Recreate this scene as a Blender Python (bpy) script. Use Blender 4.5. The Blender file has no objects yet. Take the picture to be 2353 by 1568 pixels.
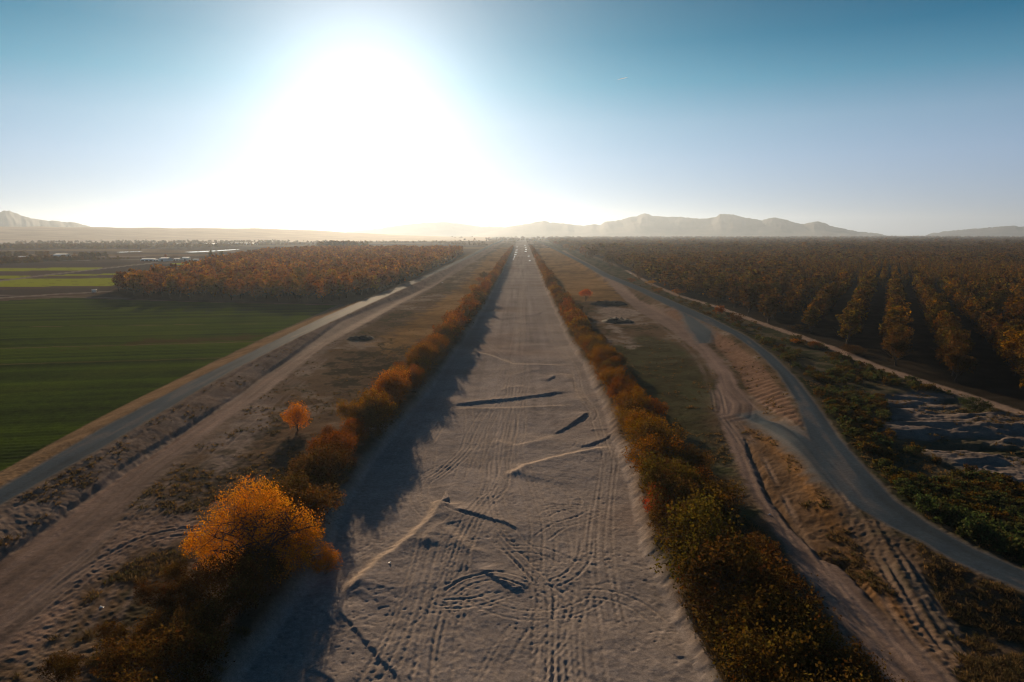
import bpy, math, random
import numpy as np

# ---------------------------------------------------------------- camera
S = bpy.context.scene
COL = S.collection
F, CX, CY, VH = 1569.0, 1176.5, 784.0, 538.0     # lens in photo pixels (2353 wide), optical centre, eye level
CAM_H = 28.0
PITCH = math.atan((CY - VH) / F)
YAW = math.radians(0.69)
CAM = np.array([0.0, 0.0, CAM_H])
cam_data = bpy.data.cameras.new('camera')
cam = bpy.data.objects.new('camera', cam_data)
COL.objects.link(cam)
cam.location = CAM
cam.rotation_euler = (math.pi / 2 - PITCH, 0, YAW)
cam_data.sensor_width = 36.0
cam_data.lens = 36.0 * F / 2353.0
cam_data.clip_start = 0.5
cam_data.clip_end = 120000.0
S.camera = cam

# ---------------------------------------------------------------- world, sun, exposure
SUN_AZ = math.radians(12.4)      # left of the river axis
SUN_EL = math.radians(10.8)
SUN_DIR = (-math.sin(SUN_AZ) * math.cos(SUN_EL), math.cos(SUN_AZ) * math.cos(SUN_EL), math.sin(SUN_EL))
SKY_STRENGTH = 0.078
SUN_STRENGTH = 5.0
EXPOSURE = 0.36
GLOWS = [(7.0, 2.0, (5.0, 5.0, 5.0)), (13.0, 1.9, (4.6, 3.1, 2.8)), (24.0, 1.5, (.1, 1.7, 2.2))]     # width in degrees, falloff, colour
SKY_GRADE = [(0.0, (.50, .58, .84)), (.05, (.49, .59, .84)), (.10, (.48, .61, .85)), (.15, (.39, .57, .76)), (.20, (.13, .42, .59)), (.25, (.0, .25, .42)), (.30, (.0, .165, .31)), (.45, (.0, .10, .20)), (.75, (.0, .05, .12))]
HAZE_DENSITY = 0.8e-4
HAZE_ANISO = 0.55

S.render.engine = 'CYCLES'
S.view_settings.view_transform = 'Standard'
S.view_settings.look = 'None'
S.view_settings.gamma = 1.0
S.view_settings.use_curve_mapping = False
S.view_settings.exposure = EXPOSURE
S.cycles.use_denoising = True
S.cycles.filter_width = 1.1
S.cycles.max_bounces = 5
S.cycles.diffuse_bounces = 2
S.cycles.glossy_bounces = 1
S.cycles.transmission_bounces = 3
S.cycles.transparent_max_bounces = 4
S.cycles.volume_bounces = 0
S.cycles.caustics_reflective = False
S.cycles.caustics_refractive = False
S.cycles.sample_clamp_indirect = 4.0

world = bpy.data.worlds.new('World')
S.world = world
world.use_nodes = True
nt = world.node_tree
nt.nodes.clear()
w_out = nt.nodes.new('ShaderNodeOutputWorld')
w_bg = nt.nodes.new('ShaderNodeBackground')
w_sky = nt.nodes.new('ShaderNodeTexSky')
w_sky.sky_type = 'NISHITA'
w_sky.sun_disc = False
w_sky.sun_elevation = SUN_EL
w_sky.sun_rotation = -SUN_AZ
w_sky.altitude = 1200
w_sky.air_density = 1.0
w_sky.dust_density = 0.4
w_sky.ozone_density = 1.5
w_gam = nt.nodes.new('ShaderNodeGamma')
w_gam.inputs[1].default_value = 0.4
w_tint = nt.nodes.new('ShaderNodeMix')
w_tint.data_type = 'RGBA'
w_tint.blend_type = 'MULTIPLY'
w_tint.inputs[0].default_value = 1.0
w_tc = nt.nodes.new('ShaderNodeTexCoord')
w_nrm = nt.nodes.new('ShaderNodeVectorMath'); w_nrm.operation = 'NORMALIZE'
nt.links.new(w_tc.outputs['Generated'], w_nrm.inputs[0])
w_sep = nt.nodes.new('ShaderNodeSeparateXYZ')
nt.links.new(w_nrm.outputs[0], w_sep.inputs[0])
w_ramp = nt.nodes.new('ShaderNodeValToRGB')
_e = w_ramp.color_ramp.elements
for _i, (_p, _c) in enumerate(SKY_GRADE):      # share of the clear-sky colour kept at each height (sine of the elevation)
    _k = _e[_i] if _i < 2 else _e.new(_p)
    _k.position = _p
    _k.color = (*_c, 1)
nt.links.new(w_sep.outputs[2], w_ramp.inputs[0])
nt.links.new(w_ramp.outputs[0], w_tint.inputs[7])
nt.links.new(w_sky.outputs[0], w_gam.inputs[0])
nt.links.new(w_gam.outputs[0], w_tint.inputs[6])
# the sun's aureole: brightness falls off with the angle from the sun
w_dot = nt.nodes.new('ShaderNodeVectorMath'); w_dot.operation = 'DOT_PRODUCT'
nt.links.new(w_nrm.outputs[0], w_dot.inputs[0])
w_dot.inputs[1].default_value = SUN_DIR
w_ang = nt.nodes.new('ShaderNodeMath'); w_ang.operation = 'ARCCOSINE'; w_ang.use_clamp = False
nt.links.new(w_dot.outputs['Value'], w_ang.inputs[0])


def w_math(op, a, b):
    n = nt.nodes.new('ShaderNodeMath'); n.operation = op
    for i, v in enumerate((a, b)):
        if v is None: continue
        if isinstance(v, (int, float)): n.inputs[i].default_value = v
        else: nt.links.new(v, n.inputs[i])
    return n.outputs[0]


w_last = nt.nodes.new('ShaderNodeVectorMath'); w_last.operation = 'SCALE'
w_last.inputs['Scale'].default_value = 3.333
nt.links.new(w_tint.outputs[2], w_last.inputs[0])
w_sum = w_last.outputs[0]
for _w, _p, _c in GLOWS:
    q = w_math('POWER', w_math('DIVIDE', w_ang.outputs[0], math.radians(_w)), _p)
    q = w_math('POWER', math.e, w_math('MULTIPLY', q, -1.0))
    sc_ = nt.nodes.new('ShaderNodeVectorMath'); sc_.operation = 'SCALE'
    sc_.inputs[0].default_value = _c
    nt.links.new(q, sc_.inputs['Scale'])
    ad_ = nt.nodes.new('ShaderNodeVectorMath'); ad_.operation = 'ADD'
    nt.links.new(w_sum, ad_.inputs[0]); nt.links.new(sc_.outputs[0], ad_.inputs[1])
    w_sum = ad_.outputs[0]
nt.links.new(w_sum, w_bg.inputs[0])
w_bg.inputs[1].default_value = SKY_STRENGTH
nt.links.new(w_bg.outputs[0], w_out.inputs[0])

sun_data = bpy.data.lights.new('sun', 'SUN')
sun_data.energy = SUN_STRENGTH
sun_data.angle = math.radians(0.6)
sun_data.color = (1.0, 0.73, 0.46)
sun = bpy.data.objects.new('sun', sun_data)
COL.objects.link(sun)
from mathutils import Vector
sun.rotation_euler = Vector(SUN_DIR).to_track_quat('Z', 'Y').to_euler()
sun.location = (0, 0, 300)

# ---------------------------------------------------------------- helpers
rng = np.random.default_rng(7)
random.seed(7)


def px(u, v, z=0.0):
    """world point where the sight line of photo pixel (u, v) meets height z"""
    cp, sp = math.cos(PITCH), math.sin(PITCH)
    a, b = (u - CX) / F, -(v - CY) / F
    d = np.array([a, cp + b * sp, -sp + b * cp])
    cy, sy = math.cos(YAW), math.sin(YAW)
    d = np.array([d[0] * cy - d[1] * sy, d[0] * sy + d[1] * cy, d[2]])
    t = (z - CAM_H) / d[2]
    return CAM + d * t


def ray(u, v):
    cp, sp = math.cos(PITCH), math.sin(PITCH)
    a, b = (u - CX) / F, -(v - CY) / F
    d = np.array([a, cp + b * sp, -sp + b * cp])
    cy, sy = math.cos(YAW), math.sin(YAW)
    return np.array([d[0] * cy - d[1] * sy, d[0] * sy + d[1] * cy, d[2]])


def pw(pts, z=0.0):
    return np.array([px(u, v, z)[:2] for u, v in pts])


def ext(p, near=80.0, far=0.0):
    """carry a line on past its near end (and its far end)"""
    p = np.array(p)
    d = p[0] - p[1]
    q = [p[0] + d / np.linalg.norm(d) * near] + list(p) if near else list(p)
    if far:
        d = p[-1] - p[-2]
        q.append(p[-1] + d / np.linalg.norm(d) * far)
    return np.array(q)


def cA(l): return [(941.2 + a * .27007, 658.8 + b * .27007) for a, b in l]
def cB(l): return [(705.9 + a * .3397, 1035.3 + b * .3397) for a, b in l]


def smooth(e0, e1, x):
    t = np.clip((x - e0) / (e1 - e0), 0, 1)
    return t * t * (3 - 2 * t)


_T = np.random.default_rng(3).random((256, 256))


def vnoise(x, y, seed=0):
    x = x + seed * 17.31
    y = y + seed * 9.73
    ix = np.floor(x).astype(np.int64)
    iy = np.floor(y).astype(np.int64)
    fx, fy = x - ix, y - iy
    fx = fx * fx * (3 - 2 * fx)
    fy = fy * fy * (3 - 2 * fy)
    a = _T[ix & 255, iy & 255]; b = _T[(ix + 1) & 255, iy & 255]
    c = _T[ix & 255, (iy + 1) & 255]; d = _T[(ix + 1) & 255, (iy + 1) & 255]
    return (a * (1 - fx) + b * fx) * (1 - fy) + (c * (1 - fx) + d * fx) * fy


def fbm(x, y, scale, octs=3, seed=0):
    s, a, n, f = 0, 1.0, 0, 1.0 / scale
    for o in range(octs):
        s = s + a * (vnoise(x * f + .37 * y * f, y * f - .37 * x * f, seed + o * 5) - .5)
        n += a
        a *= .5
        f *= 2.03
    return s / n * 2


def sdpoly(x, y, poly, m=12.0):
    """signed distance, positive inside, clipped at -m"""
    poly = np.asarray(poly)
    out = np.full(x.shape, -float(m))
    lo, hi = poly.min(0) - m, poly.max(0) + m
    sel = np.nonzero((x > lo[0]) & (x < hi[0]) & (y > lo[1]) & (y < hi[1]))[0]
    if len(sel) == 0:
        return out
    X, Y = x[sel], y[sel]
    d2 = np.full(X.shape, 1e18)
    ins = np.zeros(X.shape, bool)
    n = len(poly)
    for i in range(n):
        ax, ay = poly[i]; bx, by = poly[(i + 1) % n]
        ex, ey = bx - ax, by - ay
        L = ex * ex + ey * ey + 1e-12
        t = np.clip(((X - ax) * ex + (Y - ay) * ey) / L, 0, 1)
        d2 = np.minimum(d2, (X - ax - t * ex) ** 2 + (Y - ay - t * ey) ** 2)
        if ay != by:
            c = ((ay > Y) != (by > Y)) & (X < ex * (Y - ay) / (by - ay) + ax)
            ins ^= c
    d = np.sqrt(d2)
    out[sel] = np.maximum(np.where(ins, d, -d), -m)
    return out


def sdline(x, y, line, m=8.0):
    """indices near the line, signed offset (positive to its left), share of the way along, distance past its ends, length along"""
    line = np.asarray(line)
    lo, hi = line.min(0) - m, line.max(0) + m
    sel = np.nonzero((x > lo[0]) & (x < hi[0]) & (y > lo[1]) & (y < hi[1]))[0]
    X, Y = x[sel], y[sel]
    best = np.full(X.shape, 1e18)
    off = np.zeros(X.shape); al = np.zeros(X.shape)
    seg = np.linalg.norm(np.diff(line, axis=0), axis=1)
    tot, run = seg.sum(), 0.0
    for i in range(len(line) - 1):
        ax, ay = line[i]; ex, ey = line[i + 1] - line[i]
        L = seg[i]
        t = np.clip(((X - ax) * ex + (Y - ay) * ey) / (L * L + 1e-12), 0, 1)
        d2 = (X - ax - t * ex) ** 2 + (Y - ay - t * ey) ** 2
        s = np.sign(ex * (Y - ay) - ey * (X - ax))
        k = d2 < best
        best = np.where(k, d2, best)
        off = np.where(k, s * np.sqrt(d2), off)
        al = np.where(k, run + t * L, al)
        run += L
    return sel, off, al / tot, al


def curve(pts, n=6):
    """Catmull-Rom through world points"""
    p = np.asarray(pts, float)
    q = np.vstack([2 * p[0] - p[1], p, 2 * p[-1] - p[-2]])
    out = []
    for i in range(1, len(q) - 2):
        for k in range(n):
            t = k / n
            a, b, c, d = q[i - 1], q[i], q[i + 1], q[i + 2]
            out.append(.5 * ((2 * b) + (c - a) * t + (2 * a - 5 * b + 4 * c - d) * t * t + (3 * b - a - 3 * c + d) * t ** 3))
    out.append(p[-1])
    return np.array(out)


def new_mesh(name, verts, faces, mat=None, smooth_shade=False):
    """faces: (n, k) index array or list of arrays"""
    me = bpy.data.meshes.new(name)
    verts = np.asarray(verts, np.float32)
    if isinstance(faces, np.ndarray):
        n, k = faces.shape
        me.vertices.add(len(verts)); me.vertices.foreach_set('co', verts.ravel())
        me.loops.add(n * k); me.loops.foreach_set('vertex_index', faces.astype(np.int32).ravel())
        me.polygons.add(n)
        me.polygons.foreach_set('loop_start', np.arange(0, n * k, k, dtype=np.int32))
        me.polygons.foreach_set('loop_total', np.full(n, k, np.int32))
        me.update(calc_edges=True)
    else:
        me.from_pydata([tuple(map(float, v)) for v in verts], [], [tuple(map(int, f)) for f in faces])
        me.update()
    if smooth_shade:
        me.polygons.foreach_set('use_smooth', np.ones(len(me.polygons), bool))
    if mat:
        me.materials.append(mat)
    return me


def link(name, data, parent=None, loc=(0, 0, 0)):
    o = bpy.data.objects.new(name, data)
    COL.objects.link(o)
    o.location = loc
    if parent:
        o.parent = parent
    return o


def tag(o, label=None, cat=None, group=None, kind=None):
    if label: o['label'] = label
    if cat: o['category'] = cat
    if group: o['group'] = group
    if kind: o['kind'] = kind
    return o


def material(name):
    m = bpy.data.materials.new(name)
    m.use_nodes = True
    t = m.node_tree
    t.nodes.clear()
    o = t.nodes.new('ShaderNodeOutputMaterial')
    return m, t, o


def node(t, kind, **kw):
    n = t.nodes.new(kind)
    for k, v in kw.items():
        setattr(n, k, v)
    return n


def plain_material(name, color, rough=.8, scale=3.0, var=.25, metallic=0.0):
    m, t, o = material(name)
    b = node(t, 'ShaderNodeBsdfPrincipled')
    tc = node(t, 'ShaderNodeTexCoord')
    n = node(t, 'ShaderNodeTexNoise'); n.inputs['Scale'].default_value = scale; n.inputs['Detail'].default_value = 5
    mr = node(t, 'ShaderNodeMapRange')
    mr.inputs[1].default_value = .3; mr.inputs[2].default_value = .7
    mr.inputs[3].default_value = 1 - var; mr.inputs[4].default_value = 1 + var
    mx = node(t, 'ShaderNodeMix', data_type='RGBA', blend_type='MULTIPLY')
    mx.inputs[0].default_value = 1
    mx.inputs[6].default_value = (*color, 1)
    t.links.new(tc.outputs['Object'], n.inputs['Vector'])
    t.links.new(n.outputs[0], mr.inputs[0]); t.links.new(mr.outputs[0], mx.inputs[7])
    t.links.new(mx.outputs[2], b.inputs['Base Color'])
    b.inputs['Roughness'].default_value = rough
    b.inputs['Metallic'].default_value = metallic
    b.inputs['Specular IOR Level'].default_value = .2
    t.links.new(b.outputs[0], o.inputs[0])
    return m


# ---------------------------------------------------------------- the plan of the place (traced as ground points)
ROAD_Z = 1.4
riv_l = pw([(430, 1700), (560, 1500), (640, 1400), (725, 1302), (760, 1200), (800, 1120), (845, 1050), (925, 960), (1000, 865), (1060, 783),
            (1110, 705), (1140, 650), (1163, 605), (1180, 570), (1188, 553), (1193, 544.5)], -.4)
riv_r = pw([(1720, 1700), (1640, 1560), (1560, 1400), (1490, 1240), (1455, 1100), (1422, 1015), (1400, 945), (1360, 860), (1305, 770),
            (1275, 702), (1250, 650), (1230, 602), (1216, 566), (1209, 553), (1205, 544.5)], -.4)
P_river = np.vstack([ext(riv_l), ext(riv_r)[::-1]])

lr_l = ext(pw([(0, 1121), (230, 985), (460, 865), (630, 783), (745, 728), (857, 681), (975, 633), (1075, 588), (1130, 561), (1163, 548)], ROAD_Z))
lr_r = ext(pw([(0, 1164), (250, 1022), (538, 850), (700, 769), (821, 712), (923, 666), (1010, 625), (1083, 591), (1136, 562.5), (1168, 548)], ROAD_Z))
P_lroad = np.vstack([lr_l, lr_r[::-1]])
lv_l = ext(pw([(0, 1077), (230, 951), (420, 860), (600, 776), (775, 704)], .6))
P_lverge = np.vstack([lv_l, pw([(857, 680)], ROAD_Z), lr_l[:6][::-1]])
lt_l = ext(pw([(-200, 1400), (0, 1268), (129, 1183), (276, 1072), (391, 999), (552, 897), (590, 868), (777, 745), (882, 697), (936, 677), (1000, 649), (1064, 603), (1120, 572)], .3), 60)
lt_r = ext(pw([(-200, 1640), (0, 1490), (200, 1300), (294, 1151), (391, 1060), (542, 943), (650, 868), (744, 791), (865, 726), (949, 680), (1005, 651), (1071, 603), (1125, 572)], .3), 60)
P_ltrack = np.vstack([lt_l, lt_r[::-1]])
P_bare = pw([(60, 1380), (180, 1260), (300, 1180), (460, 1190), (470, 1235), (330, 1270), (220, 1330), (120, 1450), (0, 1540), (-100, 1540)])
P_field = np.vstack([pw([(-900, 722), (0, 692), (150, 684), (300, 690), (560, 697), (775, 702)]), pw([(600, 777), (420, 862), (230, 955), (0, 1081)], .3),
                     pw([(-500, 1330), (-1500, 1500)])])
P_dry = pw([(150, 805), (330, 781), (520, 771), (640, 766), (590, 783), (330, 793)])
P_farm = pw([(-2600, 735), (0, 692), (250, 675), (780, 700), (857, 684), (1077, 589), (1130, 560), (1150, 551.5), (-2600, 551.5)])
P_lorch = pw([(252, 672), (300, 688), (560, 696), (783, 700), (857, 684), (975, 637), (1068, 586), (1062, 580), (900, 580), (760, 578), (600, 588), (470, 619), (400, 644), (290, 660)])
STRIPS = [pw(p) for p in (
    [(-700, 622), (240, 615), (212, 621), (-700, 632)],
    [(-300, 637), (75, 634), (30, 641), (-300, 645)],
    [(115, 632), (372, 627), (372, 631), (100, 634.8)],
    [(0, 645), (60, 640.5), (300, 639.5), (260, 657), (-400, 664), (-400, 650)],
    [(390, 606), (520, 599), (540, 601), (430, 610)])]
PALE_LINES = [(pw([(-400, 701), (0, 685), (120, 677), (255, 670), (420, 668)]), 3.0), (pw([(0, 646), (100, 633), (250, 616), (365, 603)]), 3.5),
              (pw([(0, 679), (160, 683), (300, 686)]), 1.2), (pw([(240, 591), (330, 590)]), 10), (pw([(0, 601), (250, 598), (420, 596)]), 6)]
P_soil = [pw(p) for p in ([(-600, 655), (-100, 668), (270, 660), (250, 669), (100, 676), (0, 683), (-600, 705)],
                          [(260, 614), (370, 606), (470, 608), (430, 622), (372, 626), (120, 631)],
                          [(-600, 612), (240, 604), (330, 603), (240, 613), (-600, 619)])]

rr_main = [ext(pw([(2353, 1307), (2247, 1261), (2145, 1207), (2063, 1150), (1998, 1081), (1934, 1008), (1883, 934), (1833, 870), (1780, 818), (1720, 774), (1640, 733), (1560, 698), (1480, 663), (1400, 631), (1345, 603), (1290, 577), (1255, 562), (1225, 549)], ROAD_Z), 80),
           ext(pw([(2353, 1360), (2270, 1327), (2182, 1288), (2118, 1247), (2050, 1216), (1955, 1160), (1885, 1072), (1856, 1016), (1830, 928), (1784, 855), (1735, 806), (1680, 768), (1610, 737), (1530, 701), (1465, 668), (1385, 635), (1336, 606), (1284, 579), (1250, 562), (1221, 549)], ROAD_Z), 80)]
P_rroad = np.vstack([rr_main[0], rr_main[1][::-1]])
P_spurs = [pw(p, ROAD_Z) for p in (
    [(1741, 928), (1787, 961), (1833, 988), (1880, 1018), (1925, 1075), (1990, 1150), (2060, 1212), (2092, 1261), (2127, 1311), (2150, 1352), (2165, 1400), (2109, 1372), (2037, 1300), (1985, 1230), (1939, 1180), (1893, 1120), (1847, 1056), (1801, 1005), (1741, 962), (1700, 935)],
    [(1560, 712), (1600, 733), (1640, 758), (1634, 776), (1604, 778), (1592, 757), (1575, 737)])]
rt_l = ext(pw([(2230, 1760), (2050, 1568), (1960, 1450), (1825, 1290), (1779, 1212), (1733, 1143), (1687, 1047), (1650, 955), (1642, 905), (1650, 862), (1600, 800), (1540, 755), (1480, 722), (1440, 692), (1400, 652), (1350, 617), (1290, 577)], .3), 60)
rt_r = ext(pw([(2420, 1760), (2210, 1568), (2070, 1440), (1925, 1290), (1883, 1272), (1806, 1189), (1760, 1134), (1728, 1056), (1690, 968), (1738, 958), (1741, 926), (1700, 888), (1685, 855), (1640, 803), (1575, 748), (1515, 712), (1470, 690), (1420, 651), (1368, 616), (1298, 576)], .3), 60)
P_rtrack = np.vstack([rt_l, rt_r[::-1]])
P_path = pw([(1485, 709), (1560, 711), (1575, 716), (1490, 714)], .8)
P_ribs = [pw(p, .8) for p in (
    [(1632, 754), (1690, 790), (1760, 850), (1815, 925), (1856, 1000), (1790, 957), (1745, 925), (1715, 890), (1695, 850), (1655, 800), (1630, 778)],
    [(1500, 716), (1560, 716), (1585, 750), (1580, 760), (1530, 742)])]
P_bankgrass = pw([(1700, 968), (1741, 966), (1800, 1012), (1845, 1062), (1890, 1126), (1935, 1186), (1980, 1236), (2030, 1306), (2110, 1384), (2300, 1600), (2150, 1500), (1950, 1300), (1890, 1266), (1812, 1184), (1767, 1132), (1737, 1054)], .8)
lane = ext(pw([(2420, 975), (2300, 935), (2180, 897), (2100, 872), (2000, 838), (1920, 803), (1850, 778), (1740, 740), (1640, 703), (1560, 680), (1500, 655), (1440, 622)]), 120)
P_scrub = np.vstack([rr_main[0], pw([(1290, 566), (1360, 590)]), lane[::-1], pw([(2353, 1200)])])
P_gully = pw([(2030, 908), (2100, 898), (2180, 910), (2353, 958), (2500, 1010), (2500, 1160), (2353, 1125), (2250, 1092), (2130, 1052), (2050, 1000)])
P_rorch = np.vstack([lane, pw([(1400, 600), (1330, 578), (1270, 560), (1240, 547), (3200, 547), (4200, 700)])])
P_flood = np.vstack([lr_r, rr_main[1][::-1]])
P_orange = [pw(p) for p in ([(1236, 570), (1285, 572), (1345, 615), (1400, 655), (1440, 692), (1330, 692), (1290, 690), (1250, 620)],
                            [(1060, 660), (1120, 590), (1150, 570), (1180, 570), (1130, 680), (1000, 765), (900, 830), (850, 800)])]
P_green = pw([(1380, 810), (1480, 765), (1560, 790), (1640, 860), (1640, 940), (1690, 1100), (1780, 1300), (1600, 1100), (1450, 930)])
P_pale = [pw(p) for p in ([(1361, 697), (1470, 712), (1480, 722), (1420, 745), (1455, 780), (1480, 803), (1440, 800), (1390, 750)],
                          [(560, 900), (620, 880), (650, 960), (560, 1080), (470, 1130), (430, 1100)])]
P_darkpatch = [pw(p) for p in ([(330, 1190), (420, 1090), (520, 1040), (600, 1000), (700, 960), (690, 1080), (560, 1140), (470, 1200), (400, 1200)],
                               [(760, 830), (900, 780), (960, 800), (880, 880), (760, 930)])]

SCARPS = [  # line, step, length of the tail, steep face towards the camera?
    (pw(cA([(320, 968), (600, 935), (830, 912), (1100, 880), (1250, 862), (1420, 843)])), .42, 3.5, True),
    (pw(cA([(1220, 1200), (1350, 1140), (1450, 1070), (1530, 1010)])), .42, 2.5, True),
    (pw(cA([(1180, 760), (1250, 715)])), .4, 1.5, True),
    (pw(cA([(1540, 1172), (1700, 1160)])), .2, 1.2, True),
    (pw(cA([(1450, 1310), (1600, 1265), (1750, 1195)])), .28, 1.5, True),
    (pw(cA([(880, 720), (1140, 665)])), .16, 2, True),
    (pw(cA([(690, 265), (900, 240), (1090, 215), (1130, 190), (1200, 178)])), .24, 3, True),
    (pw(cA([(780, 85), (950, 102), (1160, 112)])), .2, 4, True),
    (pw(cB([(985, 350), (1180, 395), (1330, 440), (1460, 490)])), .36, 2, True),
    (pw(cB([(1160, 730), (1270, 800), (1400, 855), (1500, 870)])), .32, 1.5, True),
    (pw(cB([(185, 955), (300, 1090), (450, 1260), (590, 1400), (720, 1560)])), .26, 1.5, True),
    (pw(cB([(0, 930), (110, 1010), (200, 1100)])), .28, 1.5, True),
    (pw(cB([(0, 1365), (150, 1470), (300, 1500)])), .25, 1.5, True),
    (pw(cB([(-60, 840), (60, 770), (180, 700), (330, 640)])), .3, 1.2, True),
    (pw(cB([(190, 930), (300, 860), (500, 680), (700, 540), (860, 400), (900, 310), (960, 325), (1100, 280)])), .5, 3, False),
    (pw(cA([(830, 1550), (1000, 1460), (1300, 1390), (1500, 1350), (1750, 1300)])), .4, 3, False),
    (pw(cA([(530, 525), (700, 560), (880, 620), (1100, 632), (1380, 640)])), .3, 4, False),
    (pw(cA([(780, 840), (850, 810), (1000, 800)])), .14, 2, False),
    (pw(cA([(340, 990), (800, 985), (1460, 962)])), .15, 2, False),
    (pw(cA([(700, 1240), (900, 1300), (1100, 1260), (1300, 1190)])), .14, 2, False),
    (pw(cB([(750, 600), (900, 460), (1010, 560), (1100, 620), (1280, 640)])), .16, 1.5, False),
    (pw(cA([(1180, 700), (1330, 715), (1450, 900), (1520, 1000), (1560, 1010)])), .22, 2, False),
]
tr = np.random.default_rng(11)
TRACKS = []   # centre line, gauge, depth


def bundle(pts, n, spread, depth=.05):
    base = pw(pts)
    for _ in range(n):
        o = tr.normal(0, spread)
        q = base + np.array([[o + tr.normal(0, spread * .35), 0] for _ in base])
        TRACKS.append((curve(q), tr.choice([1.15, 1.3, 1.5]), depth * tr.uniform(.3, .7)))


bundle(cA([(975, -40), (965, 80), (950, 300), (925, 600)]), 5, 1.1, .07)
bundle(cA([(920, 590), (880, 750), (840, 950), (830, 1150), (810, 1330), (770, 1570)]), 6, 1.2, .07)
bundle(cA([(960, 640), (930, 800), (860, 1000), (760, 1250), (660, 1560)]), 2, 1.0, .06)
bundle(cB([(1290, -10), (1240, 200), (1150, 330), (1010, 600), (930, 900), (880, 1200), (800, 1640)]), 5, 1.2)
bundle(cB([(1180, 200), (1260, 480), (1490, 720), (1590, 860), (1575, 1100), (1560, 1640)]), 5, .6, .075)
bundle(cB([(1640, 850), (1790, 960), (1760, 1100), (1730, 1300), (1790, 1640)]), 3, .7, .06)
bundle(cB([(2050, -60), (2000, 250), (1970, 600), (2010, 900), (2080, 1200)]), 2, .3, .06)
bundle(cB([(960, 960), (1200, 945), (1380, 890)]), 2, .3, .06)
bundle(cB([(990, 890), (1120, 810), (1330, 780), (1530, 830)]), 2, .3, .08)
bundle(cB([(1640, 830), (1770, 770), (1860, 660), (1880, 540)]), 1, .1, .07)
bundle(cB([(1560, 540), (1700, 450), (1850, 400), (1990, 330)]), 1, .1, .06)
bundle(cB([(1500, 420), (1700, 440), (1900, 380)]), 1, .1, .04)
bundle(cB([(1600, 130), (1750, 110), (1950, 140)]), 1, .2, .05)
bundle(cB([(1560, 340), (1700, 320), (1820, 350)]), 2, .3, .04)
bundle(cA([(1490, 1120), (1560, 1020), (1450, 860), (1400, 680), (1330, 560), (1250, 470)]), 2, .2, .08)
bundle(cA([(1560, 980), (1610, 1150), (1690, 1420), (1660, 1568)]), 1, .2, .06)
bundle(cA([(590, 410), (750, 510), (900, 610)]), 3, .35, .09)
bundle(cA([(120, 1600), (280, 1490), (470, 1320), (540, 1200), (640, 1020), (800, 830)]), 2, .3, .09)
bundle(cB([(980, 20), (800, 110), (735, 220), (770, 320), (850, 400)]), 2, .35, .10)
bundle(cA([(540, 1210), (620, 1390), (700, 1570)]), 1, .1, .07)
for p in ([(130, 1570), (190, 1290)], [(420, 1580), (470, 1360)], [(160, 1280), (330, 960)], [(500, 1210), (490, 960)]):
    bundle(cA([p[0], ((p[0][0] + p[1][0]) / 2 + 8, (p[0][1] + p[1][1]) / 2), p[1]]), 1, .1, .08)
bundle(cB([(850, 480), (760, 800), (620, 1150), (400, 1640)]), 2, .4, .05)
bundle(cB([(1000, 700), (990, 950), (1130, 1250), (1240, 1500)]), 1, .2, .06)
bundle(cB([(1450, 1080), (1300, 1300), (1150, 1600)]), 2, .4, .05)
bundle(cB([(1900, 250), (1850, 700), (1880, 1200), (1920, 1640)]), 2, .6, .03)
bundle(cB([(1450, 0), (1600, 400), (1640, 640), (1600, 800)]), 3, .7, .04)
bundle(cA([(1190, 260), (1200, 380), (1300, 520), (1360, 600)]), 1, .4, .05)
bundle(cA([(820, 620), (700, 720), (480, 810), (380, 870)]), 1, .4, .03)
RUTS = []
for p_, n_, sp_ in (([(1668, 940), (1720, 1020), (1830, 1230), (2010, 1480), (2120, 1640)], 2, .8), ([(1700, 900), (1770, 965), (1900, 1110), (2060, 1330), (2270, 1600)], 2, .8),
                    ([(1985, 1200), (2120, 1400), (2300, 1600)], 2, .9), ([(-60, 1480), (300, 1190), (560, 960), (760, 800)], 3, 1.3), ([(60, 1590), (330, 1255), (520, 1015), (700, 850)], 2, 1.2),
                    ([(465, 1205), (330, 1225), (180, 1300), (-20, 1450)], 2, .6), ([(1660, 960), (1640, 880), (1590, 800), (1500, 730)], 2, .7), ([(1110, 585), (1000, 650), (880, 705), (760, 775)], 2, 1.0)):
    base_ = pw(p_, .5)
    for _ in range(n_):
        o_ = tr.normal(0, sp_)
        RUTS.append((curve(base_ + np.array([[o_ + tr.normal(0, sp_ * .3), 0] for _ in base_])), tr.choice([1.5, 1.7]), tr.uniform(.025, .05)))
lr_ = np.random.default_rng(19)
for k_ in range(13):
    yc = 46 + k_ * 6.2 + lr_.uniform(-2, 2); xc = lr_.uniform(-8, 7); r_ = lr_.uniform(3.5, 9.0); a0 = lr_.uniform(0, 6.28); sw = lr_.uniform(.9, 2.6)
    an = a0 + np.linspace(0, sw, 14)
    arc = np.stack([xc + r_ * np.cos(an), yc + r_ * 1.25 * np.sin(an)], 1)
    TRACKS.append((arc, 1.3, lr_.uniform(.02, .038)))
ft0, ft1 = px(0, 801), px(603, 785)
FDIR = (ft1 - ft0)[:2] / np.linalg.norm((ft1 - ft0)[:2])
FNRM = np.array([-FDIR[1], FDIR[0]])
UNIT_TRACKS = [(lt_l + (lt_r - lt_l) * 1.0) if len(lt_l) == len(lt_r) else lt_l]


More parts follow.
